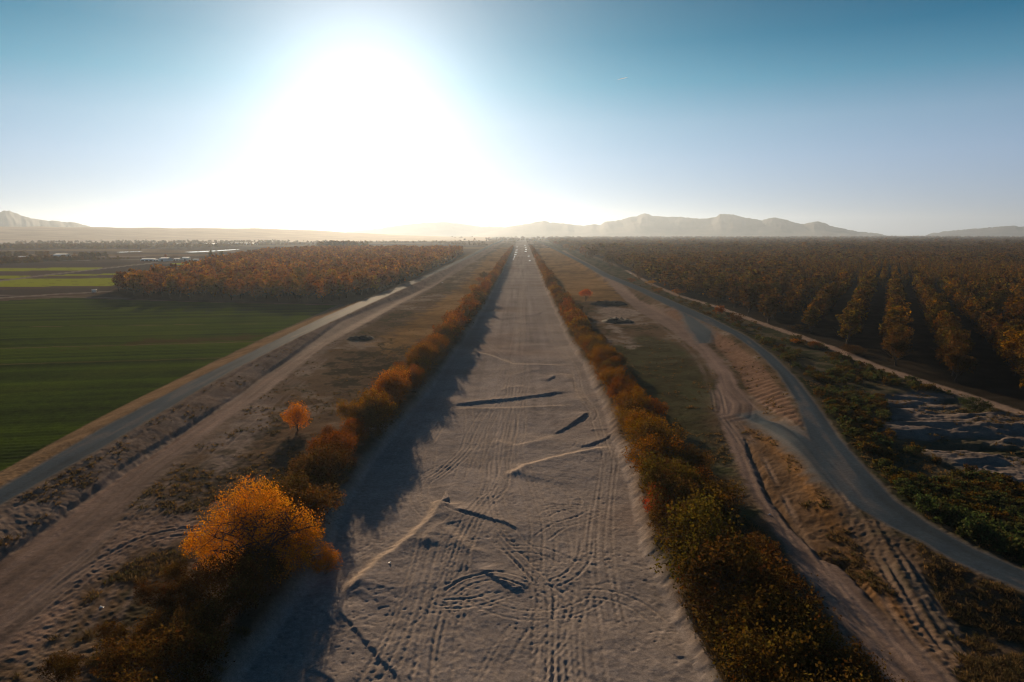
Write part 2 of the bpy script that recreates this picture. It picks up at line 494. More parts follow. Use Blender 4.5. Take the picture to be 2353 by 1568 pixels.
def terrain(x, y, want_color=False):
    x = np.asarray(x, float).ravel(); y = np.asarray(y, float).ravel()
    yy = np.maximum(y, 36.0)
    sp = yy ** 2 / (CAM_H * F) * 1.7
    def fade(scale): return np.clip(scale / sp / 1.6, 0, 1)
    wob = fbm(x, y, 6, 3, 1) * .9 * np.clip(300 / yy, .3, 1)
    fine = fbm(x, y, 1.3, 2, 2) * .35
    sR = sdpoly(x, y, P_river) + wob * np.clip(y / 220, .35, 1) * .8 + fine * .6
    wr = smooth(-1.0, .9, sR)
    sLR = sdpoly(x, y, P_lroad)
    sRR = sdpoly(x, y, P_rroad, 28)
    sSp = np.maximum.reduce([sdpoly(x, y, p) for p in P_spurs])
    rise = np.maximum(smooth(-6.5, 0, sLR), np.maximum(smooth(-6.5, 0, sRR), smooth(-3, 2, sSp) * smooth(-16, 0, sRR) * (1 - smooth(-7, 1, sdpoly(x, y, P_rtrack)))))
    z = ROAD_Z * rise
    roadm = np.maximum(smooth(-.3, .5, sLR + fine * .6), np.maximum(smooth(-.3, .5, sRR + fine * .6), smooth(-1.6, .9, sSp + fine * 2.5 + wob - 5 * (1 - smooth(60, 74, y)))))
    sLT = sdpoly(x, y, P_ltrack) + fine * 1.5
    sRT = sdpoly(x, y, P_rtrack) + fine * 1.2
    trackm = np.maximum(smooth(-.5, .6, sLT), smooth(-.6, .6, sRT))
    sField = sdpoly(x, y, P_field)
    fieldm = smooth(-.4, .4, sField + fine)
    sFarm = sdpoly(x, y, P_farm)
    sFlood = sdpoly(x, y, P_flood)
    sScrub = sdpoly(x, y, P_scrub)
    sGully = sdpoly(x, y, P_gully) + wob * 3
    sLO = sdpoly(x, y, P_lorch)
    sRO = sdpoly(x, y, P_rorch)
    sel, off, al, ln = sdline(x, y, lane, 8)
    sLane = np.full(x.shape, -9.0)
    sLane[sel] = 1.35 - np.abs(off) + fine[sel] * .8
    sVerge = sdpoly(x, y, P_lverge) + fine * .6
    sRib = np.maximum.reduce([sdpoly(x, y, p) for p in P_ribs]) + fine
    sBG = sdpoly(x, y, P_bankgrass) + fine
    # --- height
    z = z - 1.05 * wr * (1 - smooth(2500, 4000, yy))
    bank = np.exp(-((sR + .9) / .9) ** 2)
    z = z +   .03 * bank * fade(1.5)
    sand = wr
    z = z + sand * (.22 * fbm(x, y, 14, 3, 4) * fade(5) + .05 * fbm(x, y, 2.2, 2, 6) * fade(2) + .022 * fbm(x, y, .5, 2, 8) * fade(.5))
    pit = np.maximum(fbm(x, y, .42, 1, 9) - .35, 0) * np.clip(fbm(x, y, 7, 2, 10) + .25, 0, 1)
    pit2 = np.maximum(fbm(x, y, .30, 1, 19) - .42, 0) * np.clip(fbm(x, y, 4, 2, 18) + .35, 0, 1)
    z = z - sand * (.13 * pit * fade(.45) + .10 * pit2 * fade(.35))
    rough = (1 - sand) * (1 - roadm)
    grass = rough * (1 - trackm * .75) * (1 - fieldm * .6)
    z = z + grass * (.12 * fbm(x, y, 5, 3, 12) * fade(3) + .05 * np.maximum(fbm(x, y, .95, 2, 14), -.1) * fade(.9) + .04 * fbm(x, y, .36, 1, 15) * fade(.45))
    z = z + roadm * .03 * fbm(x, y, 2.5, 2, 16) * fade(2)
    n_w = fbm(x, y, 2.6, 2, 20)
    for line, d, L, toward in SCARPS:
        s, o, a, _ = sdline(x, y, line, L * 4)
        o = o + .30 * fbm(x[s], y[s], 2.6, 2, 20) + .10 * fbm(x[s], y[s], .5, 1, 21)
        endw = smooth(0, .12, a) * (1 - smooth(.8, 1, a))
        if toward:
            p = smooth(-.25, .12, o) * np.exp(-np.maximum(o, 0) / L)
        else:
            p = (1 - smooth(-.2, 1.1, o)) * np.exp(np.minimum(o, 0) / L)
        p = p * (.75 + .5 * np.clip(fbm(x[s], y[s], 7, 2, 22) + .5, 0, 1))
        z[s] += d * (np.clip((y[s] + 40) / 150, .5, 1) * .68 if toward else .9) * p * endw * np.maximum(wr[s], .3)
    trk = np.zeros(x.shape)
    crest = np.zeros(x.shape)
    for line, d, L, toward in SCARPS:
        if not toward:
            s, o, a, _ = sdline(x, y, line, 4)
            crest[s] = np.maximum(crest[s], np.exp(-((o - .5 + .5 * n_w[s]) / .75) ** 2) * smooth(0, .1, a) * (1 - smooth(.85, 1, a)) * min(1, d * 2.6))
    for line, g, d in TRACKS:
        s, o, a, ln = sdline(x, y, line, 1.6)
        if not len(s):
            continue
        endw = smooth(0, .06, a) * (1 - smooth(.92, 1, a))
        ao = np.abs(np.abs(o) - g / 2)
        prof = -np.exp(-(ao / .12) ** 2) + .5 * np.exp(-((ao - .26) / .10) ** 2)
        prof = prof * (.75 + .25 * np.sin(ln * 7 + o * 3)) * (.55 + .9 * np.clip(fbm(x[s], y[s], 5, 2, 23) + .5, 0, 1))
        z[s] += d * prof * endw * np.clip(fade(.5)[s] * 1.3, .25, 1) * wr[s]
        trk[s] = np.maximum(trk[s], np.exp(-(ao / .25) ** 2) * endw * wr[s])
    rutm = np.zeros(x.shape)
    for line, g, d in RUTS:
        s, o, a, ln = sdline(x, y, line, 1.9)
        ao = np.abs(np.abs(o + .15 * fine[s]) - g / 2)
        w_ = smooth(0, .08, a) * (1 - smooth(.9, 1, a)) * (1 - wr[s]) * (1 - .85 * roadm[s]) * np.clip(fbm(x[s], y[s], 6, 2, 61) + .75, 0, 1)
        z[s] += d * (-np.exp(-(ao / .17) ** 2) + .6 * np.exp(-((ao - .36) / .14) ** 2)) * w_ * fade(.6)[s]
        rutm[s] = np.maximum(rutm[s], np.exp(-(ao / .32) ** 2) * w_)
    # long wheel marks on the dirt tracks and the cut edge of the field-side track
    s, o, a, ln = sdline(x, y, lt_l, 9)
    sz = -.38 * smooth(.2, -.35, o + .3 * fine[s]) * np.exp(np.minimum(o, 0) / 8) * (1 - smooth(200, 900, yy[s]))
    z[s] += sz
    rut = np.abs(np.sin(o * 1.9 + .5 * fbm(x[s], y[s], 40, 2, 25))) ** 3
    z[s] -= .07 * rut * trackm[s] * fade(.8)[s]
    for off_ in (1.2, 5.0):
        s, o, a, ln = sdline(x, y, lr_r, 9)
        z[s] -= .15 * np.exp(-((o + off_ + fine[s]) / .4) ** 2) * fade(1)[s]
    s, o, a, ln = sdline(x, y, rt_r, 7)
    z[s] -= .40 * np.exp(-((o + .4 + fine[s] * .8) / .42) ** 2) * smooth(45, 52, y[s]) * (1 - smooth(86, 94, y[s])) * fade(.7)[s]
    rut = np.abs(np.sin(o * 2.0 + .6 * fbm(x[s], y[s], 20, 2, 26))) ** 4
    z[s] -= .05 * rut * trackm[s] * fade(.7)[s]
    ribm = smooth(-.2, .8, sRib)
    rd = (y * .97 - x * .2) * 2 * math.pi / 2.35 + 1.1 * fbm(x, y, 6, 2, 27)
    z = z + ribm * .14 * (np.abs(np.sin(rd * .5)) - .6) * fade(1.2)
    gm = smooth(-2, 2, sGully)
    gl = fbm(x * .45, y * 1.3, 7, 4, 28)
    n_g = fbm(x, y, 1.2, 2, 55)
    z = z + gm * (1.2 * gl + .13 * np.sin(gl * 17) - .45 + .12 * n_g) * fade(3)
    fo = x * FNRM[0] + y * FNRM[1]
    fu = np.sin(fo * 2 * math.pi / 1.5 + fbm(x, y, 30, 2, 29))
    z = z + fieldm * (.04 * fu * fade(1.5))
    z = z + np.where(yy > 1500, 0, 0)
    if not want_color:
        return z
    # --- ground colours (what the stuff itself is, plus sunlight painted on the sand scarps)
    n1 = fbm(x, y, 18, 4, 31) ; n2 = fbm(x, y, 3.2, 3, 33); n3 = fbm(x * .5, y, 90, 4, 35); n4 = fbm(x, y, .9, 2, 37)
    def C(r, g, b): return np.array([r, g, b])[None, :]
    def lerp(a, b, w): return a + (b - a) * w[:, None]
    col = np.repeat(C(.155, .115, .075), len(x), 0) * (1 + .45 * n3 + .2 * n1)[:, None]
    # farmland on the field side: brown soil with paler and darker plots
    fm = smooth(-6, 6, sFarm)
    plots = vnoise(x / 210 + .3 * vnoise(x / 500, y / 500, 3), y / 85, 40)
    soil = lerp(np.repeat(C(.105, .075, .055), len(x), 0), C(.20, .13, .075), smooth(.45, .6, plots)) * (1 + .2 * n1)[:, None]
    col = lerp(col, soil, fm)
    for p in P_soil:
        col = lerp(col, C(.075, .058, .050) * np.ones_like(col), smooth(-.5, .5, sdpoly(x, y, p)))
    stripm = np.zeros(x.shape)
    for p in STRIPS:
        stripm = np.maximum(stripm, smooth(-.6, .6, sdpoly(x, y, p)))
    dl = np.abs(np.sin(fo * math.pi / 9.0))
    col = lerp(col, C(.30, .33, .014) * (1 - .25 * (dl < .12))[:, None], stripm)
    for ln_, w_ in PALE_LINES:
        s, o, a, _ = sdline(x, y, ln_, w_ + 6)
        wgt = np.zeros(x.shape); wgt[s] = smooth(w_ + 1, w_ - 1, np.abs(o))
        col = lerp(col, C(.27, .22, .19) * np.ones_like(col), wgt * .8)
    # green crop
    band = vnoise(fo / 2.3, x * .004, 41) - .5
    crop = np.repeat(C(.050, .078, .008), len(x), 0) * (1 + .9 * band + .35 * n1 + .25 * n4 * fade(.8))[:, None]
    crop = lerp(crop, C(.075, .055, .02) * np.ones_like(crop), np.clip(smooth(-1.5, 4, sdpoly(x, y, P_dry, 40) + 5 * n2) * .75 + .25 * np.maximum(n1, 0), 0, 1))
    for v0, v1 in ((801, 785), (838, 820), (752, 744)):
        s, o, a, _ = sdline(x, y, pw([(-300, v0 + 8), (0, v0), (603, v1)]), 6)
        wgt = np.zeros(x.shape); wgt[s] = smooth(.9, .3, np.abs(o + .5 * n2[s])) * (.4 + .5 * smooth(-.1, .3, n1[s]))
        crop = lerp(crop, C(.17, .13, .06) * np.ones_like(crop), wgt * .7)
    col = lerp(col, crop, fieldm)
    # flood plain: dry grass, bare pale patches, dark growth
    fl = smooth(-.5, .5, sFlood)
    g = np.repeat(C(.150, .105, .070), len(x), 0) * (1 + .35 * n1 + .35 * n2)[:, None]
    g = lerp(g, C(.26, .205, .165) * np.ones_like(g), smooth(.12, .5, n1 + .6 * n2) * .8)
    g = lerp(g, C(.055, .050, .030) * np.ones_like(g), smooth(.10, .45, -n1 * .8 + .9 * n2 + .3 * n4) * .8)
    for p in P_orange:
        g = lerp(g, C(.24, .14, .055) * (1 + .5 * n1 + .4 * n2)[:, None], smooth(-3, 3, sdpoly(x, y, p) + 5 * n2) * .85)
    g = lerp(g, C(.050, .055, .026) * (1 + .6 * n2 + .4 * n4)[:, None], smooth(-3, 3, sdpoly(x, y, P_green) + 3 * n2) * .8)
    for p in P_pale:
        g = lerp(g, C(.28, .225, .19) * (1 + .4 * n4)[:, None], smooth(-1.5, 1.5, sdpoly(x, y, p) + 3 * n2 - 1) * .8)
    for p in P_darkpatch:
        g = lerp(g, C(.045, .040, .028) * (1 + .5 * n4)[:, None], smooth(-1.5, 1.5, sdpoly(x, y, p) + 4 * n2) * smooth(-.25, .15, n2 + .5 * n4) * .85)
    col = lerp(col, g, fl)
    # zone between the road and the dirt track: bare streaked earth
    s, o, a, _ = sdline(x, y, lr_r, 12)
    zb = np.zeros(x.shape); zb[s] = smooth(.3, 0, o) * smooth(-12, -9, o)
    col = lerp(col, C(.215, .165, .135) * (1 + .4 * n2 + .3 * n4)[:, None], zb * fl * .85)
    sc = smooth(-.5, .5, sScrub)
    col = lerp(col, lerp(np.repeat(C(.10, .085, .055), len(x), 0), C(.045, .05, .028) * np.ones_like(col), smooth(-.2, .3, n2)), sc)
    col = lerp(col, C(.21, .17, .15) * (1 + .5 * n2)[:, None], gm * smooth(-.35, .1, gl + .3 * n2) * .9)
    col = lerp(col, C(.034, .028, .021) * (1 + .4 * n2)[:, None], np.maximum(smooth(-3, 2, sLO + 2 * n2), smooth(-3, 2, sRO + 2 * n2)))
    col = lerp(col, C(.30, .22, .17) * (1 + .2 * n4)[:, None], smooth(-.5, .3, sLane))
    col = lerp(col, C(.19, .12, .085) * (1 + .3 * n4)[:, None], ribm)
    bgm = smooth(-.5, .8, sBG)
    col = lerp(col, C(.145, .092, .056) * (1 + .5 * n2 + .3 * n4)[:, None], bgm * .9)
    edge = np.exp(-((sSp + 1.3) / .8) ** 2) * bgm
    col = lerp(col, C(.26, .135, .05) * (1 + .5 * n4)[:, None], edge * .6)
    col = lerp(col, C(.25, .165, .095) * (1 + .35 * n2)[:, None], smooth(-.4, .4, sVerge))
    bare = smooth(-1.5, 1.5, sdpoly(x, y, P_bare) + 2.5 * n2)
    stre = fbm(x * 1.0, y * .12, 1.4, 2, 45)
    for ln_, m_ in ((lt_l, 16), (rt_r, 9)):
        s, o, a, l_ = sdline(x, y, ln_, m_)
        stre[s] = .6 * fbm(o * 1.0, l_ * .05, .9, 2, 51) + .6 * fbm(o, l_ * .12, 2.6, 2, 52)
    rst = np.zeros(x.shape)
    for ln_, m_ in ((lr_r, 8), (rr_main[0], 16)):
        s, o, a, l_ = sdline(x, y, ln_, m_)
        rst[s] = .7 * fbm(o, l_ * .045, 1.1, 2, 53) + .5 * fbm(o, l_ * .3, 4, 3, 54)
    dirt = C(.225, .160, .130) * (1 + .22 * n2 + .6 * stre * fade(1))[:, None]
    col = lerp(col, dirt, np.maximum(trackm, np.maximum(bare * .8, smooth(-.4, .4, sdpoly(x, y, P_path) + fine))))
    dark_edge = np.exp(-((sLT - .2) / .5) ** 2) * (np.abs(n2) > -1)
    road = C(.036, .057, .078) * (1 + .10 * n1 + .55 * rst * fade(1.2))[:, None]
    road = lerp(road, C(.13, .11, .10) * np.ones_like(road), smooth(.22, .6, rst + .25 * n2) * .55)
    sb = np.maximum(smooth(.15, .7, np.maximum(sLR, sRR)), smooth(.2, 1.0, sSp) * .95)
    road = lerp(C(.13, .12, .115) * np.ones_like(road), road, np.clip(sb + .25, 0, 1))
    col = lerp(col, road, roadm)
    col = lerp(col, C(.26, .20, .17) * np.ones_like(col), rutm * .5)
    stk = fbm(x * 1.0, y * .025, 1.5, 3, 57) * np.clip(1.3 - np.abs(x + 1) / 9, .3, 1) + .5 * fbm(x * .12, y, 6, 3, 58)
    sd_ = C(.338, .290, .266) * (1 + .34 * stk * np.clip(y / 130, .35, 1) + .16 * n1 + .10 * n2 + .12 * n4 * fade(.9))[:, None]
    sd_ = lerp(sd_, C(.27, .205, .17) * np.ones_like(sd_), smooth(.05, .5, fbm(x, y, 25, 3, 47)) * .6)
    sd_ = lerp(sd_, C(.40, .33, .28) * np.ones_like(sd_), trk * .45)
    sd_ = lerp(sd_, C(.50, .40, .32) * np.ones_like(sd_), crest * .75)  # scarps sloping to the sun painted paler, their sunlit look put into the colour
    col = lerp(col, sd_, wr)
    rgh = .035 * roadm * (1 - wr) + .012 * trackm
    masks = dict(riverbed=sR, road_l=sLR, road_r=np.maximum(sRR, sSp), track_l=sLT, track_r=sRT, field=sField, verge=sVerge, lane=sLane,
                 orch_l=sLO, orch_r=sRO, gully=sGully, bank=np.maximum(sBG, sRib), scrub=sScrub, flood=sFlood, farm=sFarm,
                 strip=np.where(stripm > .5, 1.0, -1.0))
    return z, np.clip(col, .012, .6), rgh, masks


def H(x, y):
    return float(terrain([x], [y])[0])


# ---------------------------------------------------------------- ground material
def ground_material():
    m, t, o = material('earth_and_growth')
    b = node(t, 'ShaderNodeBsdfDiffuse')
    gl_s = node(t, 'ShaderNodeBsdfGlossy')
    at = node(t, 'ShaderNodeAttribute', attribute_name='albedo')
    ar = node(t, 'ShaderNodeAttribute', attribute_name='gloss')
    geo = node(t, 'ShaderNodeNewGeometry')
    n = node(t, 'ShaderNodeTexNoise'); n.inputs['Scale'].default_value = 2.6; n.inputs['Detail'].default_value = 6; n.inputs['Roughness'].default_value = .65
    t.links.new(geo.outputs['Position'], n.inputs['Vector'])
    mr = node(t, 'ShaderNodeMapRange')
    mr.inputs[1].default_value = .3; mr.inputs[2].default_value = .7; mr.inputs[3].default_value = .78; mr.inputs[4].default_value = 1.22
    t.links.new(n.outputs[0], mr.inputs[0])
    n2 = node(t, 'ShaderNodeTexNoise'); n2.inputs['Scale'].default_value = 11.0; n2.inputs['Detail'].default_value = 3; n2.inputs['Roughness'].default_value = .7
    t.links.new(geo.outputs['Position'], n2.inputs['Vector'])
    mr2 = node(t, 'ShaderNodeMapRange')
    mr2.inputs[1].default_value = .3; mr2.inputs[2].default_value = .7; mr2.inputs[3].default_value = .72; mr2.inputs[4].default_value = 1.28
    t.links.new(n2.outputs[0], mr2.inputs[0])
    mm = node(t, 'ShaderNodeMath', operation='MULTIPLY')
    t.links.new(mr.outputs[0], mm.inputs[0]); t.links.new(mr2.outputs[0], mm.inputs[1])
    mx = node(t, 'ShaderNodeMix', data_type='RGBA', blend_type='MULTIPLY'); mx.inputs[0].default_value = 1
    t.links.new(at.outputs['Color'], mx.inputs[6]); t.links.new(mm.outputs[0], mx.inputs[7])
    t.links.new(mx.outputs[2], b.inputs['Color'])
    gl_s.inputs['Roughness'].default_value = .62
    bp = node(t, 'ShaderNodeBump'); bp.inputs['Strength'].default_value = .5; bp.inputs['Distance'].default_value = .05
    t.links.new(n.outputs[0], bp.inputs['Height']); t.links.new(bp.outputs[0], b.inputs['Normal']); t.links.new(bp.outputs[0], gl_s.inputs['Normal'])
    ms = node(t, 'ShaderNodeMixShader')
    t.links.new(ar.outputs['Fac'], ms.inputs[0]); t.links.new(b.outputs[0], ms.inputs[1]); t.links.new(gl_s.outputs[0], ms.inputs[2])
    t.links.new(ms.outputs[0], o.inputs[0])
    return m


M_GROUND = ground_material()


def build_ground():
    ts = np.concatenate([[-3.5,-3, -2, -1.5, -1.2, -1.05, -.97], np.arange(-.91, .905, .00138), [.97, 1.05, 1.2, 1.5, 2, 3, 3.5]])
    vs = np.arange(1640, 542.6, -1.72)
    ys = np.array([px(1195, v)[1] for v in vs])
    ys = np.concatenate([[-400, -150, -60, -20, 0, 12, 22, 30], ys, [11600]])
    ys = np.unique(ys)
    T, Yg = np.meshgrid(ts, ys)
    Xg = T * np.maximum(Yg, 22)
    nr, nc = Xg.shape
    x, y = Xg.ravel(), Yg.ravel()
    z, col, rgh, M = terrain(x, y, True)
    idx = np.arange(nr * nc).reshape(nr, nc)
    q = np.stack([idx[:-1, :-1], idx[:-1, 1:], idx[1:, 1:], idx[1:, :-1]], -1).reshape(-1, 4)
    ctr = {k: v[q].mean(1) for k, v in M.items()}
    cy = y[q].mean(1); cx_ = x[q].mean(1)
    reg = np.zeros(len(q), int)
    names = ['plain']
    def put(name, mask):
        names.append(name); reg[mask] = len(names) - 1
    put('farmland', ctr['farm'] > 0)
    put('crop_strip', ctr['strip'] > 0)
    put('orchard_floor', ctr['orch_l'] > 0)
    put('orchard_floor', ctr['orch_r'] > 0)
    put('crop_field', ctr['field'] > 0)
    put('scrubland', ctr['scrub'] > 0)
    put('gully', ctr['gully'] > 0)
    put('farm_lane', ctr['lane'] > 0)
    put('floodplain', ctr['flood'] > 0)
    put('embankment', ctr['bank'] > 0)
    put('road_verge', ctr['verge'] > 0)
    put('dirt_track', ctr['track_l'] > 0)
    put('dirt_track', ctr['track_r'] > 0)
    put('levee_road', ctr['road_l'] > 0)
    put('levee_road', ctr['road_r'] > 0)
    put('riverbed', ctr['riverbed'] > 0)
    P = np.stack([x, y, z], 1)
    for i, nm in enumerate(names):
        f = q[reg == i]
        if not len(f):
            continue
        used, inv = np.unique(f, return_inverse=True)
        me = new_mesh(nm, P[used], inv.reshape(-1, 4), M_GROUND, True)
        a = me.attributes.new('albedo', 'FLOAT_COLOR', 'POINT')
        a.data.foreach_set('color', np.concatenate([col[used], np.ones((len(used), 1))], 1).astype(np.float32).ravel())
        r = me.attributes.new('gloss', 'FLOAT', 'POINT')
        r.data.foreach_set('value', rgh[used].astype(np.float32))
        tag(link(nm, me), kind='structure')


build_ground()

# ---------------------------------------------------------------- mountains
M_ROCK = plain_material('desert_rock', (.08, .08, .085), .95, .004, .3)


def ridge(name, profile, dist, depth, seed, jag=1.0):
    """a mountain mass whose crest follows the traced skyline at its real distance; slopes run down with gullies"""
    u = np.array([p[0] for p in profile]); v = np.array([p[1] for p in profile])
    us = np.linspace(u[0], u[-1], int((u[-1] - u[0]) / 2.0))
    vv = np.interp(us, u, v)
    ker = np.hanning(11); ker /= ker.sum()
    sm = np.convolve(np.pad(vv, 5, 'edge'), ker, 'valid')
    jag = vv - sm + 1.8 * vnoise(us / 6.0, us * 0, seed) - .9 + 1.0 * vnoise(us / 2.6, us * 0, seed + 2) - .5
    K = 40
    tt = np.linspace(-1, 1, K)
    A2, T2 = np.meshgrid(us, tt, indexing='ij')
    rel = fbm(A2.ravel() / 22.0 + T2.ravel() * .9, T2.ravel() * 2.6, 1.0, 4, seed + 7).reshape(A2.shape)
    verts, faces = [], []
    for i, (a, b) in enumerate(zip(us, sm)):
        d = ray(a, b); n_ = math.hypot(d[0], d[1])
        h = max(CAM_H + d[2] / n_ * dist, -2)
        side = d[:2] / n_
        jz = -jag[i] / F * dist
        for k, t in enumerate(tt):
            at_ = abs(t)
            hh = h * (1 - at_) ** 1.25 * (1 + .28 * rel[i, k] * min(1, at_ * 4) * (1 - at_ * .5)) + jz * math.exp(-(t * 9) ** 2)
            r = dist + t * depth
            verts.append((side[0] * r, side[1] * r, hh - 2.5))
    n = len(us)
    for i in range(n - 1):
        for k in range(K - 1):
            p = i * K + k
            faces.append((p, p + 1, p + K + 1, p + K))
    me = new_mesh(name, np.array(verts), np.array(faces), M_ROCK, True)
    return tag(link(name, me), kind='structure')


R_MAIN = [(1080, 546), (1100, 537), (1140, 528), (1170, 520), (1195, 518), (1215, 513), (1237, 507), (1250, 506), (1265, 509), (1285, 512), (1310, 515), (1340, 517), (1362, 514), (1380, 516),
          (1392, 510), (1405, 507), (1425, 504), (1450, 497), (1468, 494), (1480, 489.5), (1492, 491), (1500, 494), (1530, 496), (1560, 497), (1590, 500), (1615, 501), (1630, 499),
          (1645, 495), (1655, 491), (1667, 488.5), (1680, 492), (1700, 496), (1735, 502), (1752, 504), (1765, 499), (1778, 498), (1800, 503), (1830, 511), (1848, 513), (1862, 511),
          (1880, 508), (1895, 511), (1910, 517), (1940, 526), (1975, 531), (2020, 537), (2060, 546)]
R_MAIN = [(u, v + .7 * math.sin(u * .31) + .6 * math.sin(u * .83) + 1.6 * (float(vnoise(np.array([u / 3.1]), np.array([.5]), 9)[0]) - .5)) for u, v in R_MAIN]
ridge('mountain_range', R_MAIN, 8000, 1500, 1)
ridge('mountain_range', [(730, 546), (760, 537), (820, 530), (870, 525), (925, 516), (960, 512), (1000, 509.5), (1030, 510), (1060, 513), (1105, 521), (1130, 520), (1160, 522), (1200, 526), (1260, 537), (1290, 546)], 9200, 1100, 2)
ridge('mountain_range', [(2110, 546), (2140, 536), (2180, 530), (2220, 527), (2260, 523), (2300, 519), (2325, 518), (2353, 520), (2400, 517), (2460, 522), (2560, 535)], 9600, 1100, 3)
ridge('mountain', [(-330, 533), (-260, 522), (-180, 512), (-110, 506), (-60, 497), (-25, 489), (0, 487), (10, 482.5), (20, 482), (30, 485), (45, 491), (62, 498), (85, 502), (110, 506), (150, 508), (172, 510),
                   (195, 516), (215, 521), (240, 526), (280, 531), (330, 537), (370, 546)], 6600, 1300, 4)


def mesa():
    """long low bluff: a gentle apron that climbs to a flat top"""
    us = np.linspace(-700, 1130, 200)
    verts, faces = [], []
    K = 18
    for a in us:
        d = ray(a, 538); d = d / math.hypot(d[0], d[1])
        topv = 527 + 19 * smooth(560, 1120, np.array(a)) + .35 * math.sin(a * .05)
        h = CAM_H + (VH - topv) / F * 4260 * math.hypot(1, (a - CX) / F) * .99
        for k in range(K):
            t = k / (K - 1)
            r = 2400 + 2650 * t
            s = float(smooth(.0, .70, np.array(t)))
            verts.append((d[0] * r, d[1] * r, h * s + 2.5 * float(vnoise(np.array([a / 14.]), np.array([t * 9]), 6)[0]) * s - 1.5))
    n = len(us)
    for i in range(n - 1):
        for k in range(K - 1):
            p = i * K + k
            faces.append((p, p + 1, p + K + 1, p + K))
    me = new_mesh('mesa', np.array(verts), np.array(faces), plain_material('dry_bluff', (.24, .175, .12), .95, .01, .25), True)
    tag(link('mesa', me), kind='structure')


mesa()

# ---------------------------------------------------------------- haze
m, t, o = material('haze_air')
pv = node(t, 'ShaderNodeVolumePrincipled')
pv.inputs['Color'].default_value = (.66, .81, 1.0, 1)
pv.inputs['Density'].default_value = HAZE_DENSITY
pv.inputs['Anisotropy'].default_value = HAZE_ANISO
t.links.new(pv.outputs[0], o.inputs['Volume'])
B0, B1 = np.array([-44000., -600., -4.]), np.array([44000., 12000., 312.])
vb = [(a, b, c) for c in (B0[2], B1[2]) for b in (B0[1], B1[1]) for a in (B0[0], B1[0])]
hz = new_mesh('haze', np.array(vb), np.array([(0, 2, 3, 1), (4, 5, 7, 6), (0, 1, 5, 4), (2, 6, 7, 3), (0, 4, 6, 2), (1, 3, 7, 5)]), m)
tag(link('haze', hz), kind='stuff')

# ---------------------------------------------------------------- leaves and wood


def leaf_material(name, ramp=None):
    m, t, o = material(name)
    oi = node(t, 'ShaderNodeObjectInfo')
    at = node(t, 'ShaderNodeAttribute', attribute_name='tint')
    if ramp:
        cr = node(t, 'ShaderNodeValToRGB')
        e = cr.color_ramp.elements
        e[0].position, e[0].color = 0, (*ramp[0], 1)
        e[1].position, e[1].color = 1, (*ramp[-1], 1)
        for i, c in enumerate(ramp[1:-1]):
            k = e.new((i + 1) / (len(ramp) - 1)); k.color = (*c, 1)
        t.links.new(oi.outputs['Random'], cr.inputs[0])
        base = cr.outputs[0]
    else:
        base = oi.outputs['Color']
    mx = node(t, 'ShaderNodeMix', data_type='RGBA', blend_type='MULTIPLY'); mx.inputs[0].default_value = 1
    t.links.new(base, mx.inputs[6]); t.links.new(at.outputs['Color'], mx.inputs[7])
    d = node(t, 'ShaderNodeBsdfDiffuse'); tr_ = node(t, 'ShaderNodeBsdfTranslucent')
    hs = node(t, 'ShaderNodeHueSaturation'); hs.inputs['Saturation'].default_value = 1.15; hs.inputs['Value'].default_value = 1.1
    t.links.new(mx.outputs[2], d.inputs[0]); t.links.new(mx.outputs[2], hs.inputs['Color']); t.links.new(hs.outputs[0], tr_.inputs[0])
    ms = node(t, 'ShaderNodeMixShader'); ms.inputs[0].default_value = .45
    t.links.new(d.outputs[0], ms.inputs[1]); t.links.new(tr_.outputs[0], ms.inputs[2])
    t.links.new(ms.outputs[0], o.inputs[0])
    return m


M_LEAF = leaf_material('autumn_leaves')
M_BARK = plain_material('grey_brown_bark', (.07, .05, .038), .95, 6, .35)


def leaf_cloud(seed, lobes, n, size, cluster=9, shell=.62, spread=.16, up=.3):
    """leaf-sized faces in small clumps spread through the lobes' volume; lobes: (cx, cy, cz, rx, ry, rz)"""
    g = np.random.default_rng(seed)
    lob = np.array(lobes, float)
    w = (lob[:, 3] * lob[:, 4] + lob[:, 3] * lob[:, 5] + lob[:, 4] * lob[:, 5]); w = w / w.sum()
    nc = max(1, n // cluster)
    li = g.choice(len(lob), nc, p=w)
    d = g.normal(size=(nc, 3)); d[:, 2] += .18
    d /= np.linalg.norm(d, axis=1)[:, None]
    r = shell + (1.02 - shell) * g.random(nc) ** .6
    inner = g.random(nc) < .22
    r[inner] *= g.uniform(.3, .9, inner.sum())
    r *= 1 + .13 * g.normal(size=nc)
    c = lob[li, :3] + d * r[:, None] * lob[li, 3:]
    tint = np.clip(g.normal(1, .24, nc), .45, 1.7)
    hue = g.normal(0, .13, nc)
    ci = np.repeat(np.arange(nc), cluster)
    rad = lob[li, 3:].mean(1)[ci] * spread
    p = c[ci] + g.normal(size=(len(ci), 3)) * rad[:, None] * np.array([1, 1, .9 + up])
    p[:, 2] = np.maximum(p[:, 2], .05)
    nrm = g.normal(size=p.shape) + d[ci] * .6
    nrm /= np.linalg.norm(nrm, axis=1)[:, None]
    a = np.cross(nrm, g.normal(size=p.shape)); a /= np.linalg.norm(a, axis=1)[:, None]
    b = np.cross(nrm, a)
    s = size * g.uniform(.6, 1.35, len(p))[:, None]
    a = a * s * .5; b = b * s * .36
    V = np.stack([p - a, p - b * .9 + a * .1, p + a, p + b], 1).reshape(-1, 3)
    Fq = np.arange(len(V)).reshape(-1, 4)
    tt = tint[ci] * np.clip(g.normal(1, .12, len(ci)), .6, 1.5)
    colr = np.stack([tt, tt * (1 + hue[ci]), tt * (1 + hue[ci] * .5), np.ones_like(tt)], 1)
    return V, Fq, np.repeat(colr, 4, 0)


